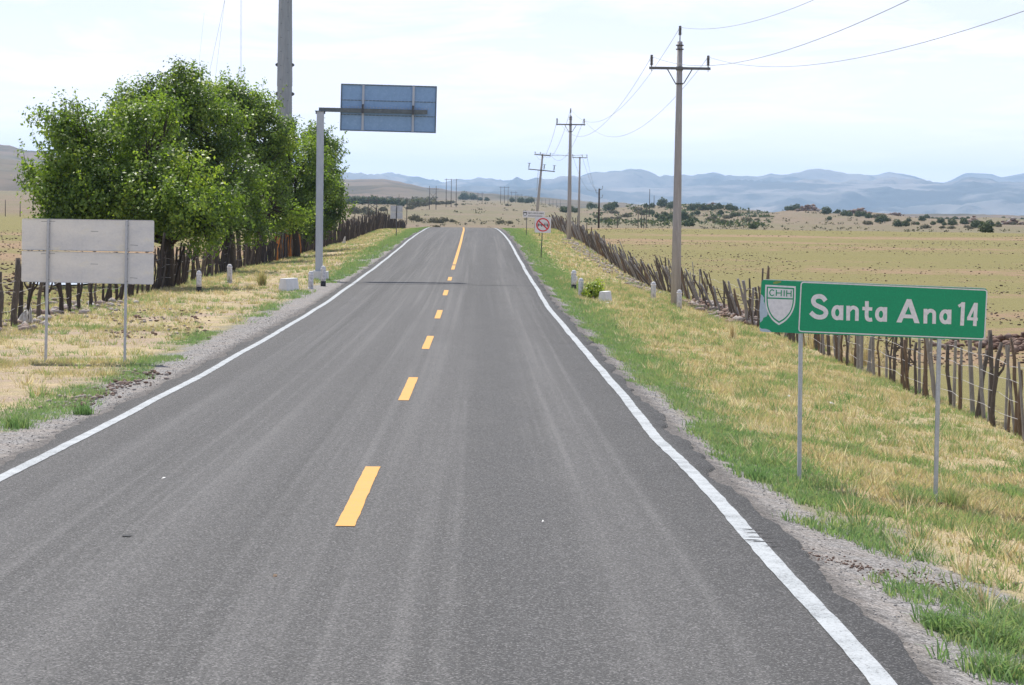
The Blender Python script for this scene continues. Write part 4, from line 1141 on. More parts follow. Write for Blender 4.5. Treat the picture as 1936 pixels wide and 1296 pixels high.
# pole of the branch line
Y4 = 363.0; x4 = xat(1094, Y4); z4 = gzf(x4, Y4); H4 = at(1096, 297, Y4).z - z4
root4 = empty('power_pole', (x4, Y4, z4), (0, .004, 0), label='slim branch-line power pole standing in the field right of the second pole', cat='utility pole', group='power poles of the branch line')
mb = MB(); mb.tube([(0, 0, -.3), (0, 0, H4)], [.19, .11], 10); mb.build('shaft', M['concrete'], root4)
mb = MB(); mb.box((0, -.15, H4 - .12), (2.1, .09, .10)); mb.build('crossarm', M['xarm'], root4)
for e in (-1.0, .32, .98):
    mb = MB(); insulator(mb, (e, -.15, H4 - .07), .34, .07, 8); mb.build('insulator', M['insul'], root4)
# dark wooden pole with curved brackets
Y5 = 520.0; x5 = xat(1132, Y5); z5 = gzf(x5, Y5); H5 = at(1132, 357, Y5).z - z5
root5 = empty('power_pole', (x5, Y5, z5), label='dark wooden power pole with curved side brackets beyond the field', cat='utility pole', group='power poles of the branch line')
mb = MB(); mb.tube([(0, 0, -.3), (0, 0, H5)], [.20, .15], 8); mb.build('shaft', M['wood_pole'], root5)
for s, z0 in ((1, H5 - .1), (-1, H5 - .85), (1, H5 - 1.85)):
    mb = MB(); mb.tube([(0, -.1, z0 - .25 * (z0 > H5 - .5)), (s * .3, -.1, z0 - .05), (s * .62, -.1, z0 + .05), (s * .68, -.1, z0 + .35)], [.06, .055, .05, .05], 6)
    insulator(mb, (s * .68, -.1, z0 + .25), .35, .08, 8); mb.build('side_bracket', M['xarm'], root5)

def cable(a, b, sag, label, group, r=.008, n=40, tag=True):
    a = Vector(a); b = Vector(b); pts = []
    for i in range(n + 1):
        t = i / n; p = a.lerp(b, t); p.z -= 4 * sag * t * (1 - t); pts.append(p)
    mb = MB(); mb.tube(pts, r, 5)
    o = mb.build('power_cable', M['wire']); setp(o, label=label, cat='cable', group=group); return o
def tip(pole, e):                        # world position of an insulator top
    root, x, z, H, za = pole
    if e == 0: return Vector((x, root.location.y, z + H + .56))
    return Vector((x + e * 1.07, root.location.y - .16, z + za + .44))
Gc = 'cables strung along the right-hand power poles'
near_base = Vector((7.55, -22, 0))
names = {0: 'top', -1: 'left', 1: 'right'}
for e in (-1, 0, 1):
    a = tip(p1, e)
    b = Vector((near_base.x + e * 1.07, near_base.y, (10.0 if e == 0 else 8.35)))
    cable(a, b, 2.65, 'cable from the ' + names[e] + ' insulator of the nearest pole out of the picture', Gc, .006, 80)
    cable(tip(p1, e), tip(p2, e), 2.15, 'cable from the ' + names[e] + ' insulator of the nearest pole to the second pole', Gc, .008)
    c = root3.location + Vector((math.sin(R(4.6)) * H3 + e * .95, -.2, math.cos(R(4.6)) * H3 + .1 - e * .07))
    cable(tip(p2, e), c, 1.9, 'cable from the ' + names[e] + ' insulator of the second pole to the leaning pole', Gc, .013)
for k, e in enumerate((-1.0, .32, .98)):
    a = Vector((x4 + e, Y4 - .15, z4 + H4 + .3)); c = root3.location + Vector((math.sin(R(4.6)) * H3 + (-.95, -.3, .95)[k], -.2, H3 + .1))
    cable(c, a, .25, ('upper', 'middle', 'lower')[k] + ' link cable between the leaning pole and the branch-line pole', 'cables of the branch line', .014)
    b = Vector((x5 + (-.68, .68, .68)[k], Y5, z5 + H5 + (.0 if k != 2 else -1.3)))
    cable(a, b, 2.2, ('left', 'middle', 'right')[k] + ' cable from the branch-line pole down to the dark wooden pole', 'cables of the branch line', .016)

# tall steel transmission monopole behind the trees
YM = 172.0; xm = xat(536, YM); zm = gzf(xm, YM)
mono = empty('steel_monopole', (xm, YM, zm), label='very tall grey steel transmission pole rising behind the left trees', cat='utility pole')
zt = at(536, -260, YM).z - zm; zj = at(534, 162, YM).z - zm; sM = YM / F
def rad_m(z): return (14.6 - (z - (at(534, 225, YM).z - zm)) / sM / 225 * 2.4) * sM
mb = MB(); mb.tube([(0, 0, -.3), (0, 0, zj)], [rad_m(0) , rad_m(zj)], 12, smooth=False); mb.build('lower_shaft', M['steel_pole'], mono)
mb = MB(); mb.tube([(0, 0, zj - .05), (0, 0, zt)], [rad_m(zj) + .025, rad_m(zt)], 12, smooth=False); mb.build('upper_shaft', M['steel_pole'], mono)
mb = MB()
z = 2.0; k = 0
while z < zt:
    for a in (-115, -65):
        if (k % 2 == 0) == (a == -115):
            q = Vector((math.cos(R(a)), math.sin(R(a)), 0)); mb = MB(); mb.tube([q * rad_m(z) * .95 + Vector((0, 0, z)), q * (rad_m(z) + .14) + Vector((0, 0, z))], .014, 5); mb.build('step_bolt', M['galv_dark'], mono)
    z += .46; k += 1
for py in (123, 178):
    zz = at(534, py, YM).z - zm
    for s in (-1, 1):
        mb = MB(); r_ = rad_m(zz); mb.prism([(s * (r_ - .05), zz - .16), (s * (r_ + .13), zz - .07), (s * (r_ + .16), zz), (s * (r_ + .13), zz + .07), (s * (r_ - .05), zz + .16)][::s], -.03, .03); mb.build('lifting_lug', M['galv_dark'], mono)
# its davit arms, above the picture
for py, ln in ((-120, 2.4), (-200, -2.4), (-245, 2.2)):
    zz = at(536, py, YM).z - zm; mb = MB(); mb.tube([(0, 0, zz), (ln * .6, 0, zz + .35), (ln, 0, zz + .45)], [.16, .11, .07], 8); mb.build('davit_arm', M['steel_pole'], mono)
# its thin conductors, dropping behind the tree crowns
for i, (ax, ay, bx_, by_) in enumerate(((427, -10, 386, 175), (425, 0, 402, 175), (455.2, -10, 454.2, 175), (457.2, -10, 456.4, 175), (386, 25, 368, 175))):
    o = cable(at(ax, ay, 215), at(bx_ - (ax - bx_) * 1.0, by_ + 190, 430), .4, ['leftmost long', 'second', 'third', 'fourth', 'faint outer'][i] + ' thin conductor above the left trees', 'thin conductors above the left trees', (.012, .010, .011, .011, .006)[i])

# distant transmission frames
def hframe(pxs, ytop, Y, label, arm=None, xb=False, three=False, group='distant transmission frames on the plain', r=.17):
    xm_ = xat(sum(pxs) / len(pxs), Y); zb = gzf(xm_, Y)
    root = empty('transmission_frame', (xm_, Y, zb), label=label, cat='transmission tower', group=group)
    zt_ = at(pxs[0], ytop, Y).z
    tops = []
    for px in pxs:
        X = xat(px, Y); zz = gzf(X, Y); mb = MB(); mb.tube([(X - xm_, 0, zz - zb - .5), (X - xm_, 0, zt_ - zb)], [r, r * .7], 6); mb.build('leg', M['far_wood'], root); tops.append(X - xm_)
    if len(pxs) > 1:
        sp = abs(tops[1] - tops[0]); za = zt_ - zb - (arm if arm is not None else 1.2)
        mb = MB(); mb.box(((tops[0] + tops[-1]) / 2, 0, za), (abs(tops[-1] - tops[0]) + sp * .75, .16, .18)); mb.build('crossarm', M['far_wood'], root)
        if xb:
            for a_, b_ in zip(tops[:-1], tops[1:]):
                mb = MB(); mb.tube([(a_, 0, za * .82), (b_, 0, za * .45)], .07, 4); mb.tube([(a_, .1, za * .45), (b_, .1, za * .82)], .07, 4); mb.build('cross_brace', M['far_wood'], root)
    return root
hframe((811.5, 824), 352, 1150, 'two-legged timber transmission frame with braces, nearest of the far line', 1.3, True)
hframe((843, 852.5, 862), 338, 1250, 'tall three-legged transmission frame right of the nearest far frame', .5)
hframe((696, 712), 372, 700, 'two-legged frame with a big cross brace behind the left fence', 1.0, True, r=.12)
hframe((946, 953, 960), 353, 1700, 'three-legged transmission frame in the middle of the far line', .6)
hframe((966.5, 974.5), 362, 1900, 'two-legged transmission frame just right of the middle three-legged one', .9)
hframe((978.5, 986), 367, 2150, 'smaller two-legged frame, third of the right-hand far group', .9)
hframe((993.5, 999.5, 1004.5), 370, 2500, 'smallest three-legged frame at the right end of the far line', .6)
hframe((903, 911), 364, 1800, 'faint two-legged frame above the round bushes', 1.0)
hframe((754,), 368, 900, 'single thin far pole left of the blank far sign', group='single poles on the plain', r=.13)
hframe((769,), 375, 560, 'single slim pole right above the far blank sign', group='single poles on the plain', r=.10)
hframe((1227.5,), 358, 900, 'single tall thin pole on the right plain', group='single poles on the plain', r=.14)
hframe((1236,), 370, 1200, 'shorter thin pole right of the tall thin one on the right plain', group='single poles on the plain', r=.14)
for i, (px, yt) in enumerate(((1206.5, 399), (1213, 400), (1217.5, 402), (1222, 388), (1167.5, 408))):
    hframe((px,), yt, 420 + i * 12, ['leftmost thin post of the small group beyond the field', 'second thin post of the small group beyond the field', 'third thin post of the small group beyond the field', 'tallest thin post, right end of the small group beyond the field', 'short forked post alone beyond the field'][i], group='thin posts beyond the right-hand field', r=.08)
for i, px in enumerate((10, 38)):
    hframe((px,), 378 + 4 * i, 330, ['thin bare stick at the left picture edge beyond the field', 'second thin bare stick beyond the left field'][i], group='thin sticks in the left-hand field', r=.06)
# long line of small far posts
n = 0
for px in list(range(1010, 1062, 7)):
    hframe((px,), 374 + (px - 1010) * .09, 1650, 'tiny distant post of the fence line under the blue mountains', group='tiny distant posts of the far fence line', r=.12)

# ------------------------------------------------------------------ signs
# green destination sign
YS = 27.2
def rrect(w, h, r, n=6, cx=0, cz=0):
    out = []
    for (sx_, sz_, a0) in ((1, 1, 0), (-1, 1, 90), (-1, -1, 180), (1, -1, 270)):
        for i in range(n + 1):
            a = R(a0 + 90 * i / n); out.append((cx + sx_ * (w / 2 - r) + r * math.cos(a), cz + sz_ * (h / 2 - r) + r * math.sin(a)))
    return out
SW, SH = 2.385, .553
tlc = at(1437.5, 530.5, YS)
sign = empty('destination_sign', (at(1651, 640, YS).x, YS, gzf(at(1651, 640, YS).x, YS)), label='green road sign reading Santa Ana 14 with a white shield, on two grey posts', cat='road sign')
pc = at(1650.5, 586, YS) - sign.location       # panel centre
panel_rot = (0, R(1.55), R(.6))
board = MB(); board.prism(rrect(SW, SH, .045), 0, .004)
board = board.build('panel', M['green_sign'], sign, loc=(pc.x, -.035, pc.z), rot=panel_rot)
def uv(cx, cy):                          # zoomed-photo reading -> panel plane (metres from centre)
    u = (cx - (75 - .037 * (cy - 88))) / 1800 ; tp = 88 + .0262 * (cx - 75); bt = 497 + .031 * (cx - 60)
    v = (cy - tp) / (bt - tp)
    return ((u - .5) * SW, (.5 - v) * SH)
def flat(name, polys, mat, lift, thick=.0012, parent=None):
    mb = MB()
    for k, pl in enumerate(polys):
        pts = [uv(*q) for q in pl]
        area = sum(pts[i][0] * pts[(i + 1) % len(pts)][1] - pts[(i + 1) % len(pts)][0] * pts[i][1] for i in range(len(pts)))
        if area < 0: pts = pts[::-1]
        y0 = -lift - k * .0006
        mb.prism(pts, y0 - thick, y0)
    return mb.build(name, mat, parent or board)
def ribbon(path, w, closed=False):       # outline polygon of a stroke (mitred)
    n = len(path); L = []; Rr = []
    for i in range(n):
        if closed: a, b = Vector(path[i - 1]), Vector(path[(i + 1) % n])
        else: a, b = Vector(path[max(i - 1, 0)]), Vector(path[min(i + 1, n - 1)])
        p = Vector(path[i]); d1 = (p - a); d2 = (b - p)
        if d1.length < 1e-6: d1 = d2
        if d2.length < 1e-6: d2 = d1
        d1.normalize(); d2.normalize(); t = (d1 + d2).normalized(); nn = Vector((-t.y, t.x)); k = w / 2 / max(.5, nn.dot(Vector((-d1.y, d1.x))))
        L.append(p + nn * k); Rr.append(p - nn * k)
    return L, Rr
def strokes(name, lst, mat, lift, parent=None):
    mb = MB()
    for k, (path, w, closed) in enumerate(lst):
        L, Rr = ribbon(path, w, closed); n = len(L)
        fr_ = [uv(*q) for q in L]; bk = [uv(*q) for q in Rr]; y = -lift - k * .0005
        vs_ = [(a[0], y - .001, a[1]) for a in fr_] + [(a[0], y - .001, a[1]) for a in bk] + [(a[0], y, a[1]) for a in fr_] + [(a[0], y, a[1]) for a in bk]
        fs = []
        for i in range(n if closed else n - 1):
            j = (i + 1) % n
            fs += [(i, j, n + j, n + i), (2 * n + i, 3 * n + i, 3 * n + j, 2 * n + j), (i, 2 * n + i, 2 * n + j, j), (n + i, n + j, 3 * n + j, 3 * n + i)]
        if not closed: fs += [(0, n, 3 * n, 2 * n), (n - 1, 3 * n - 1, 4 * n - 1, 2 * n - 1)]
        mb.add(vs_, fs)
    return mb.build(name, mat, parent or board)
def ell(cx, cy, rx, ry, n=28): return [(cx + rx * math.cos(2 * math.pi * i / n), cy + ry * math.sin(2 * math.pi * i / n)) for i in range(n)]
def spl(pts, m=6):
    out = []
    n = len(pts)
    for i in range(n - 1):
        p0, p1, p2, p3 = (Vector(pts[max(i - 1, 0)]), Vector(pts[i]), Vector(pts[i + 1]), Vector(pts[min(i + 2, n - 1)]))
        for j in range(m):
            t = j / m; out.append(tuple(.5 * ((2 * p1) + (p2 - p0) * t + (2 * p0 - 5 * p1 + 4 * p2 - p3) * t * t + (3 * p1 - p0 - 3 * p2 + p3) * t ** 3)))
    out.append(tuple(pts[-1])); return out
def la(x, y):   # single-storey a, its box starts at x, baseline y
    return [(ell(x + 46, y - 58, 32, 44), 30, True), ([(x + 80, y - 115), (x + 79, y)], 30, False)]
def ln_(x, y): return [([(x + 15, y - 116), (x + 15, y)], 30, False), (spl([(x + 22, y - 78), (x + 40, y - 98), (x + 62, y - 102), (x + 82, y - 88), (x + 85, y - 60), (x + 84, y + 2)]), 29, False)]
letters = [
    [(spl([(585, 252), (560, 224), (530, 217), (500, 226), (487, 252), (500, 280), (535, 298), (572, 316), (589, 342), (576, 370), (545, 380), (512, 376), (488, 362), (467, 343)]), 36, False)],
    la(632, 401), ln_(750, 404),
    [(spl([(913, 250), (913, 300), (912, 360), (918, 388), (936, 397), (956, 394)]), 30, False), ([(878, 308), (956, 312)], 27, False)],
    la(980, 411),
    ln_(1365, 422), la(1492, 425),
    [([(1680, 250), (1672, 436)], 30, False), ([(1643, 283), (1676, 262)], 22, False)],
    [([(1782, 254), (1774, 438)], 29, False), ([(1776, 262), (1722, 378)], 24, False), ([(1712, 380), (1797, 384)], 24, False)],
]
for l_ in letters: strokes('letter', l_, M['sign_white'], .0014)
flat('letter', [[(1149, 414), (1190, 416), (1252, 272), (1268, 232), (1231, 230)], [(1334, 421), (1293, 419), (1240, 274), (1232, 230.5), (1267, 231.5)], [(1186, 350), (1294, 354), (1294, 383), (1186, 380)]], M['sign_white'], .0014)
def rr4(c, r=22):
    out = []
    for i in range(4):
        p = Vector(c[i]); a = (Vector(c[i - 1]) - p).normalized(); b = (Vector(c[(i + 1) % 4]) - p).normalized()
        for t in (0, .33, .66, 1):
            q0, q1 = p + a * r, p + b * r; out.append(tuple((1 - t) ** 2 * q0 + 2 * t * (1 - t) * p + t * t * q1))
    return out
strokes('border', [(rr4([(390, 108), (1868, 152), (1852, 541), (374, 492)]), 9, True)], M['sign_white'], .0014)
sh = spl([(105, 131), (226, 136), (347, 141)], 2)[:-1] + spl([(347, 141), (343, 270), (318, 350), (270, 410), (215, 445)], 5)[:-1] + spl([(215, 445), (162, 405), (122, 340), (104, 260), (105, 131)], 5)[:-1]
def shrink(pl, k, c=(222, 275)): return [(c[0] + (x - c[0]) * k, c[1] + (y - c[1]) * (k - .0)) for x, y in pl]
flat('shield', [sh], M['sign_white'], .0012)
flat('shield_ring', [shrink(sh, .90)], M['green_sign'], .0028)
flat('shield_field', [shrink(sh, .82)], M['sign_white'], .0044)
flat('shield_bar', [[(118, 229), (332, 235), (332, 245), (118, 239)]], M['green_sign'], .0060)
C_ = spl([(174, 178), (160, 170), (146, 177), (140, 192), (145, 208), (158, 216), (174, 209)])
strokes('shield_lettering', [(C_, 8, False), ([(193, 170), (192, 217)], 8, False), ([(232, 172), (231, 219)], 8, False), ([(193, 194), (232, 195)], 7, False), ([(255, 172), (254, 220)], 8, False),
                             ([(275, 173), (274, 221)], 8, False), ([(310, 174), (309, 222)], 8, False), ([(275, 197), (310, 198)], 7, False)], M['green_sign'], .0062)
flat('peeled_patch', [[(70, 205), (84, 214), (97, 236), (93, 258), (104, 280), (110, 305), (120, 335), (126, 360), (118, 378), (92, 388), (84, 410), (66, 426), (60, 330)]], M['peel'], .0010, .0003)
flat('peeled_patch', [[(60, 462), (80, 474), (112, 474), (138, 483), (160, 500), (100, 498), (70, 494)]], M['peel'], .0010, .0003)
flat('paint_smudge', [[(165, 112), (190, 103), (228, 100), (232, 110), (200, 122), (170, 124)]], M['smudge'], .0009, .0002)
# light edge along the top
strokes('sheet_edge', [([(90, 91.5), (1855, 137.5)], 4, False)], M['sign_white'], .0008)
for (bx0, by0, tx0, ty0) in ((1508, 908, 1511.5, 540), (1771.5, 955, 1781, 552)):
    b = at(bx0, by0, YS); t = at(tx0, ty0, YS); b.z = gzf(b.x, YS) - .15
    ax = (t - b); L_ = ax.length; q = ax.to_track_quat('Z', 'Y').to_matrix()
    mb = MB(); w_ = .045; th = .004
    for c_, d_ in (((0, -.0, L_ / 2), (w_, th, L_)), ((-w_ / 2 + th / 2, .02, L_ / 2), (th, .036, L_)), ((w_ / 2 - th / 2, .02, L_ / 2), (th, .036, L_))):
        mb.box(c_, d_)
    mb.build('post', M['galv'], sign, loc=b - sign.location + Vector((0, .0, 0)), rot=q.to_euler())
    mb = MB()
    for zz in (-.06, -.5): mb.tube([(0, -.045, L_ + zz), (0, .01, L_ + zz)], .009, 8)
    mb.build('bolts', M['galv'], sign, loc=b - sign.location, rot=q.to_euler())
sp = hit(1775, 957, 20, 40)
big = stones('stone', [(0, 0, 0), (.09, -.02, -.01)], [.05, .035], M['clod'], 44, .5, tint=[0.1, 0], label='dark clod at the foot of the right post of the green sign', cat='stone'); big.location = (sp.x + .02, sp.y - .03, sp.z + .02)

# blank back of the double sign on the left
YB = 46.0
xb_, zb_ = at(165, 476, YB).x, 0
bsg = empty('double_panel_sign', (xb_, YB, gzf(xb_, YB)), label='back of a two-panel grey metal road sign on two posts at the left', cat='road sign')
sB = YB / F
def backpanel(c4, nm):
    cc = [at(px, py, YB) - bsg.location for px, py in c4]
    x0, x1 = (cc[0].x + cc[3].x) / 2, (cc[1].x + cc[2].x) / 2
    ctr = sum((Vector(c) for c in cc), Vector()) / 4; w = x1 - x0; h = ((cc[0].z - cc[3].z) + (cc[1].z - cc[2].z)) / 2
    slope = -math.atan2(((cc[1].z + cc[2].z) - (cc[0].z + cc[3].z)) / 2, w)
    mb = MB(); mb.prism(rrect(w, h, .03), 0, .003)
    o = mb.build('panel', M['alu'], bsg, loc=(ctr.x, .045, ctr.z), rot=(0, slope, 0))
    mb = MB(); t = .012
    for c_, d_ in (((0, -.006, h / 2 - t / 2), (w - .06, .012, .006)), ((0, -.006, -h / 2 + t / 2), (w - .06, .012, .006))): mb.box(c_, d_)
    mb.build('folded_edge', M['galv'], o)
    for q in range(3):
        mb = MB(); xx_, zz_ = (-.3, .05, .35)[q] * w, (.42, .12, -.3)[q] * h
        mb.box((xx_, -.0012, zz_), (.25 if q == 0 else .13, .001, .006), Matrix.Rotation(R(-2 + 3 * q), 3, 'Y'))
        mb.build('scratch', M['galv_dark'], o)
backpanel(((40.5, 413), (291, 417.5), (290.5, 476), (40.5, 473.5)), 'a')
backpanel(((40.5, 474.8), (290.5, 479.5), (289.5, 539), (39, 533)), 'b')
for (bx0, by0, tx0, ty0) in ((88, 677, 93.3, 414.5), (237.5, 682, 241.5, 418)):
    b = at(bx0, by0, YB); t = at(tx0, ty0, YB); b.z = gzf(b.x, YB) - .2
    ax = t - b; L_ = ax.length; q = ax.to_track_quat('Z', 'Y').to_euler()
    mb = MB(); mb.box((0, 0, L_ / 2), (.062, .004, L_)); mb.box((-.029, .02, L_ / 2), (.004, .036, L_)); mb.box((.029, .02, L_ / 2), (.004, .036, L_))
    mb.build('post', M['galv'], bsg, loc=b - bsg.location, rot=q)
    mb = MB()
    mb.box((.046, .028, L_ - .6), (.014, .02, 1.16))
    for dz in (.04, .54, .63, 1.12):
        mb.tube([(.035, .0, L_ - dz - .05), (.065, -.012, L_ - dz - .03), (.065, -.012, L_ - dz + .03), (.035, .0, L_ - dz + .05)], .007, 5)
    mb.build('clamp_strip', M['galv_dark'], bsg, loc=b - bsg.location, rot=q)

# overhead panel on a cantilever post, its back tinted skylight blue
YG = 99.0; sG = YG / F
xg = at(603, 515, YG).x; zg = gzf(xg, YG)
gan = empty('cantilever_sign', (xg, YG, zg), label='overhead sign, back tinted skylight blue, on a grey post with one arm over the left lane edge', cat='road sign')
zb_top = .32
ztop = at(605.5, 211, YG).z - zg
mb = MB(); mb.box((0, 0, (ztop + zb_top) / 2), (.25, .25, ztop - zb_top)); mb.box((-.126, 0, (ztop + zb_top) / 2), (.012, .27, ztop - zb_top)); mb.box((.126, 0, (ztop + zb_top) / 2), (.012, .27, ztop - zb_top))
mb.build('post', M['gantry'], gan, bevel=.004)
mb = MB(); mb.box((0, 0, ztop + .01), (.40, .36, .025)); mb.box((-.155, 0, ztop - .05), (.06, .02, .10)); mb.box((.155, 0, ztop - .05), (.06, .02, .10)); mb.build('flange', M['blue_frame'], gan)
mb = MB(); mb.box((0, 0, zb_top + .012), (.42, .4, .024)); mb.build('base_plate', M['gantry'], gan)
mb = MB(); mb.box((.04, .0, .12), (.66, .5, .40), None, .94); mb.build('footing', M['concrete_white'], gan, bevel=.015)
a0 = at(603, 207.5, YG) - gan.location; a1 = at(808, 212.5, YG) - gan.location; av = a1 - a0
am = MB(); am.box((0, 0, 0), (av.length, .16, .155))
arm = am.build('arm', M['arm_shaded'], gan, loc=(a0 + a1) / 2 + Vector((0, 0, 0)), rot=(0, -math.atan2(av.z, av.x), 0), bevel=.006)
c4 = [at(px, py, YG) - gan.location for px, py in ((645, 158), (826.5, 163), (823.5, 252), (641.5, 247))]
ctr = sum((Vector(c) for c in c4), Vector()) / 4
wP = ((c4[1].x - c4[0].x) + (c4[2].x - c4[3].x)) / 2; hP = ((c4[0].z - c4[3].z) + (c4[1].z - c4[2].z)) / 2
slope = -math.atan2((c4[1].z - c4[0].z), wP)
pr_ = MB(); pr_.box((0, 0, 0), (wP - .04, .02, hP - .04))
pan = pr_.build('panel', M['skylit_back'], gan, loc=(ctr.x, .20, ctr.z), rot=(0, slope, 0))
mb = MB(); t = .045
mb.box((0, -.022, hP / 2 - t / 2), (wP, .05, t)); mb.box((0, -.022, -hP / 2 + t / 2), (wP, .05, t)); mb.box((-wP / 2 + t / 2, -.022, 0), (t, .05, hP - 2 * t)); mb.box((wP / 2 - t / 2, -.022, 0), (t, .05, hP - 2 * t))
mb.build('frame', M['blue_frame'], pan)
mb = MB()
for v_ in (.155, -.155):
    mb.box((0, -.018, hP * v_), (wP - 2 * t, .016, .028))
mb.build('seam_rail', M['blue_frame'], pan)
mb = MB()
for v_ in (.155, -.155, .49, -.49):
    for i in range(26):
        mb.box(((i / 25 - .5) * (wP - .2), -.028 if abs(v_) < .4 else -.05, hP * v_), (.03, .008, .02))
for i in range(30): mb.box(((i / 29 - .5) * (wP - .3) - .05, -.022, .02), (.035, .026, .03))
mb.build('rivets', M['galv'], pan)
for u_ in (-.265, .258):
    mb = MB(); mb.box((u_ * wP, -.05, 0), (.085, .035, hP - .06)); mb.build('stiffener', M['gantry'], pan)
    mb = MB(); mb.box((u_ * wP, -.31, -.05), (.07, .02, .34)); mb.box((u_ * wP, -.19, .11), (.07, .24, .02)); mb.box((u_ * wP, -.19, -.19), (.07, .24, .02)); mb.build('arm_clamp', M['galv_dark'], pan)

# far blank sign back
def small_sign(name, label, px0, px1, py0, py1, foot, Y, face, rows=1, cat='road sign', mat='alu', post='galv', tilt=0):
    xc = at((px0 + px1) / 2, py1, Y).x; z = gzf(xc, Y)
    root = empty(name, (xc, Y, z), label=label, cat=cat)
    c0 = at(px0, (py0 + py1) / 2, Y); c1 = at(px1, (py0 + py1) / 2, Y); zt_, zb2 = at((px0 + px1) / 2, py0, Y).z, at((px0 + px1) / 2, py1, Y).z
    w = c1.x - c0.x; h = zt_ - zb2
    return root, xc, z, w, h, (zt_ + zb2) / 2 - z
root, xc, z, w, h, zc = small_sign('double_panel_sign', 'small blank back of a two-panel sign far up the left verge', 738, 761, 389, 414, 0, 204, None)
for s in (1, -1):
    mb = MB(); mb.prism(rrect(w, h * .485, .03, cz=zc + s * h * .255), .03, .036); mb.build('panel', M['galv'], root)
mb = MB(); mb.tube([(0, 0, -.2), (0, 0, zc + h / 2)], .035, 6); mb.build('post', M['galv_dark'], root)

# no-overtaking sign
YN = 146.0
root, xc, z, w, h, zc = small_sign('prohibition_sign', 'square white sign with red ring and bar over two black cars', 1011, 1041.5, 410.5, 440.5, 0, YN, None)
pb = MB(); pb.prism(rrect(w, h, .06), 0, .004); pb = pb.build('panel', M['sign_white'], root, loc=(0, -.045, zc), rot=(0, R(1), 0))
mb = MB(); n = 40; Ro, Ri = w * .42, w * .345
vs_ = [(Ro * math.cos(6.2832 * i / n), -.004, Ro * math.sin(6.2832 * i / n)) for i in range(n)] + [(Ri * math.cos(6.2832 * i / n), -.004, Ri * math.sin(6.2832 * i / n)) for i in range(n)]
vs_ += [(a, -.0005, c) for a, b, c in vs_]
fs = []
for i in range(n):
    j = (i + 1) % n; fs += [(i, j, n + j, n + i), (i, 2 * n + i, 2 * n + j, j), (n + i, n + j, 3 * n + j, 3 * n + i)]
mb.add(vs_, fs); mb.build('ring', M['red_sign'], pb)
mb = MB()
for cx_ in (-.155, .155):
    s = w / .86
    body = [(-.125, -.05), (-.125, .015), (-.10, .03), (.10, .03), (.125, .015), (.125, -.05)]
    mb.prism([((cx_ + a) * s, c * s) for a, c in body], -.006, -.0055)
    roof = MB()
    for a0_, a1_ in (((-.10, .03), (-.07, .095)), ((-.07, .095), (.07, .095)), ((.07, .095), (.10, .03))):
        p0, p1 = Vector(((cx_ + a0_[0]) * s, 0, a0_[1] * s)), Vector(((cx_ + a1_[0]) * s, 0, a1_[1] * s)); d = p1 - p0
        mb.box((p0 + p1) / 2 + Vector((0, -.007, 0)), (d.length, .001, .018 * s), Matrix.Rotation(-math.atan2(d.z, d.x), 3, 'Y'))
    for q in (-.09, .09): mb.box(((cx_ + q) * s, -.0065, -.072 * s), (.045 * s, .001, .05 * s))
mb.build('car_symbols', M['black_ink'], pb)
mb = MB()
for cx_ in (-.155, .155):
    s = w / .86; mb.box((cx_ * s, -.0078, -.008 * s), (.13 * s, .0006, .022 * s)); mb.box((cx_ * s, -.0078, -.035 * s), (.19 * s, .0006, .008 * s))
mb.build('car_highlights', M['sign_white'], pb)
mb = MB(); mb.box((0, -.010, 0), (Ri * 2.06, .002, w * .075), Matrix.Rotation(R(42), 3, 'Y')); mb.build('bar', M['red_sign'], pb)
mb = MB(); f = hit(1022, 490, 100, 200)
mb.tube([(at(1022.5, 489, YN).x - xc, 0, -.2), (0, 0, zc + h / 2 - .03)], .026, 6); mb.build('post', M['galv_dark'], root)

# white notice board with shield and two rows of words
YW = 212.0
root, xc, z, w, h, zc = small_sign('notice_board', 'white two-line notice board with a small shield behind the square red-ring sign', 988.5, 1029.5, 399.5, 412, 0, YW, None)
pb = MB(); pb.prism(rrect(w, h, .05), 0, .004); pb = pb.build('panel', M['sign_white'], root, loc=(0, -.05, zc), rot=(0, R(1.2), 0))
def text_mesh(txt, size, width, loc, parent, mat, name='lettering'):
    cu = bpy.data.curves.new('t', 'FONT'); cu.body = txt; cu.size = size; cu.align_x = 'LEFT'; cu.extrude = .0008; cu.offset = size * .012; cu.resolution_u = 3
    tmp = bpy.data.objects.new('t', cu); COL.objects.link(tmp)
    dg = bpy.context.evaluated_depsgraph_get(); me = bpy.data.meshes.new_from_object(tmp.evaluated_get(dg))
    bpy.data.objects.remove(tmp); bpy.data.curves.remove(cu)
    co = np.zeros(len(me.vertices) * 3, np.float32); me.vertices.foreach_get('co', co); co = co.reshape(-1, 3)
    x0, x1 = co[:, 0].min(), co[:, 0].max(); k = width / (x1 - x0)
    me.transform(Matrix.Translation((-x0, 0, 0))); me.transform(Matrix.Diagonal((k, 1, 1, 1)))
    me.transform(Matrix.Rotation(math.pi / 2, 4, 'X')); me.materials.clear(); me.name = name
    return link(name, me, mat, parent, loc)
text_mesh('CAMINO A CARGO DEL GOBIERNO', h * .30, w * .74, (-w * .28, -.003, h * .08), pb, M['black_ink'])
text_mesh('DEL ESTADO DE CHIHUAHUA', h * .30, w * .66, (-w * .26, -.003, -h * .34), pb, M['black_ink'])
shp = [(-.5, .5), (.5, .5), (.5, -.05), (.3, -.35), (0, -.55), (-.3, -.35), (-.5, -.05)]
mb = MB(); mb.prism([(-w * .40 + a * h * .55, b * h * .62) for a, b in shp][::-1], -.003, -.0005); mb.build('shield', M['black_ink'], pb)
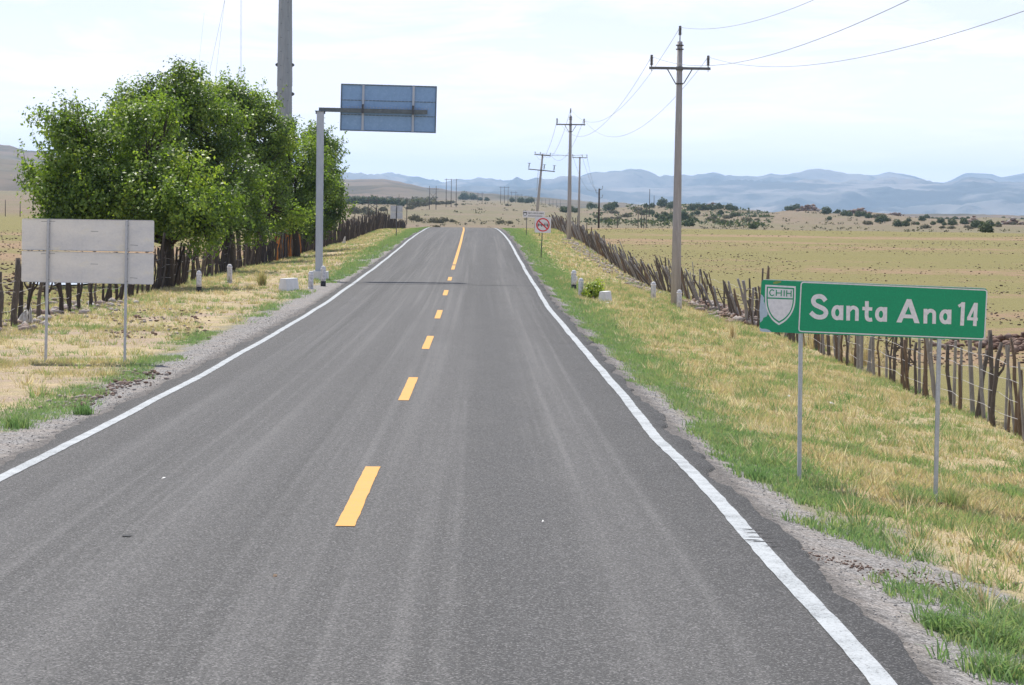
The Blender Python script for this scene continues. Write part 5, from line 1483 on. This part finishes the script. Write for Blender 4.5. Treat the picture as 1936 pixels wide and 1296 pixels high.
mb = MB(); mb.prism([(-w * .40 + a * h * .36, -h * .04 + b * h * .40) for a, b in shp][::-1], -.005, -.0035); mb.build('shield_field', M['sign_white'], pb)
for px in (995, 1019.5):
    xx_ = at(px, 448, YW).x; mb = MB(); mb.tube([(xx_ - xc, 0, gzf(xx_, YW) - z - .2), (xx_ - xc, 0, zc + h / 2 - .03)], .028, 6); mb.build('post', M['galv_dark'], root)

# ------------------------------------------------------------------ marker posts and headwalls
def bollard(px, py, hpx, label, band=False, lean=0):
    p = hit(px, py, 30, 300); s = p.y / F; H = hpx * s; r = 5.0 * s
    root = empty('marker_post', p, (0, lean, 0), label=label, cat='marker post', group='white concrete marker posts beside the road')
    mb = MB(); zb = .17 if band else 0
    mb.lathe([(r, zb), (r * .98, H * .5), (r * .95, H - r * 1.1), (r * .86, H - r * .55), (r * .6, H - r * .2), (r * .2, H)], 14); mb.build('shaft', M['bollard_grey'], root)
    mb = MB(); mb.lathe([(r * 1.0, -.1), (r * 1.0, zb if band else .05)], 14); mb.build('foot_band' if band else 'foot', M['black_paint'] if band else M['bollard_grey'], root)
    mb = MB(); mb.lathe([(r * 1.02, H * .80), (r * 1.02, H * .86)], 14); mb.build('reflective_band', M['sign_white'], root)
    return root
bollard(376, 552, 40, 'leftmost marker post with black foot, under the trees left of the white headwall', True)
bollard(434, 535, 35, 'grey marker post without black foot, in grass between the leftmost one and the headwall')
bollard(587.5, 546, 33, 'marker post directly left of the overhead sign post footing')
bollard(611, 541, 38, 'marker post with black foot right in front of the overhead sign footing', True)
bollard(1084.5, 547, 36, 'farther of the two marker posts beside the leafy bush', True)
bollard(1098, 563, 37, 'nearer of the two marker posts beside the leafy bush')
bollard(1235, 566, 33, 'marker post in the verge left of the nearest power pole')
bollard(1284, 585, 37, 'marker post right at the foot of the nearest power pole')

def headwall(px, py, w, d, h, rot, label):
    p = hit(px, py, 30, 300)
    mb = MB(); mb.box((0, 0, h / 2 - .08), (w, d, h + .16), None, .58, .93)
    o = mb.build('culvert_headwall', M['concrete_white'], None, loc=p, rot=(0, 0, rot), bevel=.02)
    return setp(o, label=label, cat='concrete block')
headwall(546, 549, .36, 1.2, .40, R(-17), 'white-painted wedge-shaped concrete headwall on the left verge')
headwall(1144, 571, .34, 1.1, .36, R(-14), 'white concrete headwall on the right verge half hidden by the leafy bush')
headwall(1089, 533, .16, .3, .22, R(5), 'small white painted stone between the two right marker posts')

# ------------------------------------------------------------------ distant bushes and trees
BM = [bushmesh('bush', 1, .8, 520, .30, 20 + i) for i in range(5)]
for m_ in BM: m_.materials.append(M['scrub'])
BG = [bushmesh('scrub', 1, .55, 360, .26, 40 + i) for i in range(3)]
for m_ in BG: m_.materials.append(M['scrub_grey'])
def bush(px, py, wpx, label, group, grey=False, hr=1.0, dmin=320, i=[0]):
    p = hit(px, py, dmin, 3000)
    if p is None or p.y > 2600: 
        Y = 1300; p = Vector((xat(px, Y), Y, gzf(xat(px, Y), Y)))
    me = (BG if grey else BM)[i[0] % (3 if grey else 5)]; i[0] += 1
    o = bpy.data.objects.new('grey_scrub' if grey else 'bush', me); COL.objects.link(o)
    s = wpx / 2 * p.y / F / .95; o.location = p; o.scale = (s * 1.2, s * 1.2, s * hr * 1.5); o.rotation_euler = (0, 0, i[0] * 1.7)
    return setp(o, label=label, cat='bush', group=group)
lab = 'dark green bush dotting the plain beyond the left-hand fields'
for px, py, w_ in ((765, 372, 12), (775, 374, 9), (742, 370, 10), (728, 371, 12), (712, 371, 14), (698, 370, 14), (684, 369, 16), (670, 369, 14), (786, 374, 12), (798, 375, 10), (758, 392, 11), (662, 372, 14), (676, 373, 14), (705, 374, 16), (720, 374, 14), (738, 375, 14), (750, 374, 12)):
    bush(px, py, w_, lab, 'bushes in the far left scrub belt', hr=1.0)
bush(877.5, 379, 16, 'left one of two round dark trees standing side by side on the far plain', 'round trees on the far plain', hr=1.0)
bush(895, 379, 13, 'right one of two round dark trees standing side by side on the far plain', 'round trees on the far plain', hr=1.0)
for px, py, w_ in ((908, 380, 7), (921, 381, 9), (968, 383, 9), (984, 384, 11), (991, 384, 8), (1003, 384, 11), (996, 385, 10)):
    bush(px, py, w_, 'small dark bush on the far plain behind the crest of the road', 'small bushes behind the crest')
lab = 'grey low scrub patch on the plain beyond the road crest'
for px, py, w_ in ((800, 391, 14), (812, 388, 12), (826, 388, 12), (836, 387, 11), (848, 387, 11), (855, 385, 9), (862, 389, 6), (875, 388, 5), (782, 393, 20), (776, 397, 14), (672, 405, 22), (690, 404, 20), (785, 418, 18), (792, 420, 12), (820, 422, 16), (832, 423, 14), (946, 424, 12), (964, 424, 10), (826, 432, 10), (724, 400, 14), (959, 390, 7), (954, 395, 3), (1069, 383, 3), (840, 420, 14), (700, 408, 18), (855, 421, 10)):
    bush(px, py, w_, lab, 'grey scrub patches beyond the road crest', True)
lab = 'dark green bush on the far plain right of the power poles'
for px, py, w_ in ((1116, 384, 12), (1124, 388, 8), (1145, 386, 8), (1160, 386, 14), (1154, 399, 16), (1078, 402, 14), (1066, 403, 13), (1088, 403, 10), (1222, 394, 10), (1233, 393, 9), (1252, 392, 17), (1267, 395, 12), (1275, 390, 10), (1258, 411, 11), (1244, 413, 10), (1252, 420, 14), (1268, 419, 16), (1290, 418, 20), (1301, 430, 19), (1308, 399, 14), (1320, 397, 13), (1333, 399, 14), (1346, 398, 12), (1360, 397, 14), (1379, 398, 13), (1390, 399, 9), (1309, 409, 8), (1318, 407, 10), (1362, 407, 11), (1386, 411, 10), (1395, 410, 9), (1350, 415, 9), (1310, 420, 9), (1415, 402, 5), (1427, 411, 6), (1424, 434, 13), (1223, 407, 12), (1232, 406, 10), (1216, 408, 10)):
    bush(px, py, w_, lab, 'bushes on the far plain right of the poles')
lab = 'dark green bush below the rocky knolls at the far right'
for px, py, w_ in ((1488, 399, 9), (1496, 399, 10), (1506, 398, 12), (1562, 406, 15), (1583, 405, 12), (1597, 409, 12), (1606, 410, 11), (1622, 411, 12), (1632, 410, 10), (1642, 414, 12), (1662, 422, 13), (1670, 420, 14), (1698, 430, 15), (1712, 429, 12), (1744, 419, 12), (1752, 409, 9), (1763, 409, 5), (1770, 409, 5), (1778, 423, 12), (1790, 412, 7), (1764, 426, 8), (1800, 427, 14), (1822, 425, 13), (1845, 432, 16), (1856, 428, 10), (1870, 430, 14), (1887, 429, 10), (1865, 444, 22), (1806, 409, 8), (1820, 411, 6), (1830, 411, 6), (1897, 408, 8), (1909, 409, 7), (1920, 410, 7), (1931, 411, 10), (1568, 417, 8), (1718, 420, 8), (1735, 426, 6), (1785, 427, 7)):
    bush(px, py, w_, lab, 'bushes below the rocky knolls')
lab = 'grey scrub patch on the plain right of the power poles'
for k in range(46):
    px = random.uniform(1110, 1930); py = random.uniform(398, 430) if px < 1330 else random.uniform(412, 426) if px < 1700 else random.uniform(424, 434)
    if 1440 < px < 1640 and py > 410: continue
    bush(px, py, random.uniform(8, 18), lab, 'grey scrub patches right of the poles', True, .8)
# low scrub cover over the plain
rs = np.random.RandomState(90)
def cover(n, y0, y1, pxa, pxb, thr, size, label, mat, seed):
    rs = np.random.RandomState(seed)
    Y = y0 * (y1 / y0) ** rs.uniform(0, 1, n); px = rs.uniform(pxa, pxb, n); X = (px - 905) / F * Y
    k = fbm(X, Y, 60, seed, 4) > thr - .12 * rs.uniform(0, 1, n); X, Y = X[k], Y[k]; n = len(X)
    sz = size * rs.uniform(.5, 1.4, n) * (Y / 700) ** .6
    m_ = 9
    P = np.stack([np.repeat(X, m_), np.repeat(Y, m_), np.repeat(gz(X, Y), m_)], 1) + rs.normal(0, .45, (n * m_, 3)) * np.repeat(sz, m_)[:, None] * np.array([1.3, 1.3, 0]) + np.array([0, 0, 1]) * (rs.uniform(0, .75, n * m_) * np.repeat(sz, m_))[:, None]
    V = leaves(P, rs.normal(0, 1, (n * m_, 3)) + np.array([0, -.5, .6]), np.repeat(sz, m_) * rs.uniform(.5, .9, n * m_), None, rs, .7)
    me = fastmesh('scrub_cover', V, [np.arange(n * m_)[:, None] * 4 + np.array([[0, 1, 2, 3]])]); attr(me, 'tint', np.repeat(rs.uniform(0, 1, n * m_), 4))
    setp(link('scrub_cover', me, mat), label=label, cat='scrub', kind='stuff')
cover(1000, 420, 2200, 1090, 1960, .58, .6, 'sparse low grey scrub spread over the plain right of the power poles', M['scrub_grey'], 91)
cover(420, 600, 1500, 1110, 1460, .54, 1.1, 'low green scrub between the bushes right of the power poles', M['scrub'], 92)
cover(500, 500, 2300, 640, 1080, .6, .6, 'sparse low grey scrub spread over the plain beyond the road crest', M['scrub_grey'], 93)
cover(900, 1400, 2500, 560, 820, .52, 1.5, 'belt of scrub at the foot of the left hills', M['scrub_grey'], 94)
# bare rocks on the knolls
def rock_face(px, py, wpx, hpx, seed, label):
    p = hit(px, py, 700, 2600)
    if p is None: p = Vector((xat(px, 1290), 1290, gzf(xat(px, 1290), 1290)))
    s = p.y / F; rs = np.random.RandomState(seed); n = 46
    P = np.stack([rs.normal(0, wpx * s * .22, n), rs.normal(0, 1.5, n), np.abs(rs.normal(0, hpx * s * .4, n))], 1)
    P[:9] = np.stack([np.linspace(-.38, .38, 9) * wpx * s, np.zeros(9), np.zeros(9)], 1)
    r_ = np.hypot(P[:, 0] / (wpx * s * .6), 0); P[:, 2] *= np.clip(1 - r_, .1, 1)
    sz = rs.uniform(.8, 2.6, n) * hpx * s * .18; sz[:9] = wpx * s * .10
    o = stones('rock_outcrop', P, sz, M['stone'], seed, .6, label=label, cat='rock'); o.location = p
    return o
rock_face(1528, 398, 46, 13, 61, 'brown rocky knoll left of the large bare hill rock at the far right')
rock_face(1622, 404, 56, 14, 62, 'large dark rocky knoll behind bushes at the far right')
rock_face(1690, 407, 34, 8, 63, 'low pale rocky knoll right of the large dark one')
rock_face(1842, 421, 24, 12, 64, 'dark rounded rock outcrop near the right picture edge')
rock_face(1915, 425, 50, 16, 65, 'pale layered rock outcrop at the right picture edge')
rock_face(1345, 385, 60, 8, 66, 'reddish low rock crest above the bushes right of the nearest pole')

# ------------------------------------------------------------------ haze
hb = MB(); hb.box((0, 12000, 175), (30000, 25400, 630)); hz = hb.build('haze', None)
hz.data.materials.clear()
hm = bpy.data.materials.new('haze'); hm.use_nodes = True; t_ = hm.node_tree; t_.nodes.clear()
ho = t_.nodes.new('ShaderNodeOutputMaterial'); pv_ = t_.nodes.new('ShaderNodeVolumePrincipled')
pv_.inputs['Color'].default_value = (.50, .72, 1.0, 1); pv_.inputs['Density'].default_value = 6.0e-5; pv_.inputs['Anisotropy'].default_value = 0.35
t_.links.new(pv_.outputs[0], ho.inputs['Volume']); hz.data.materials.append(hm)
zmin = -130
hz.location = (0, 0, 0)
setp(hz, kind='stuff', label='thin blue haze over the plain and mountains', cat='haze')
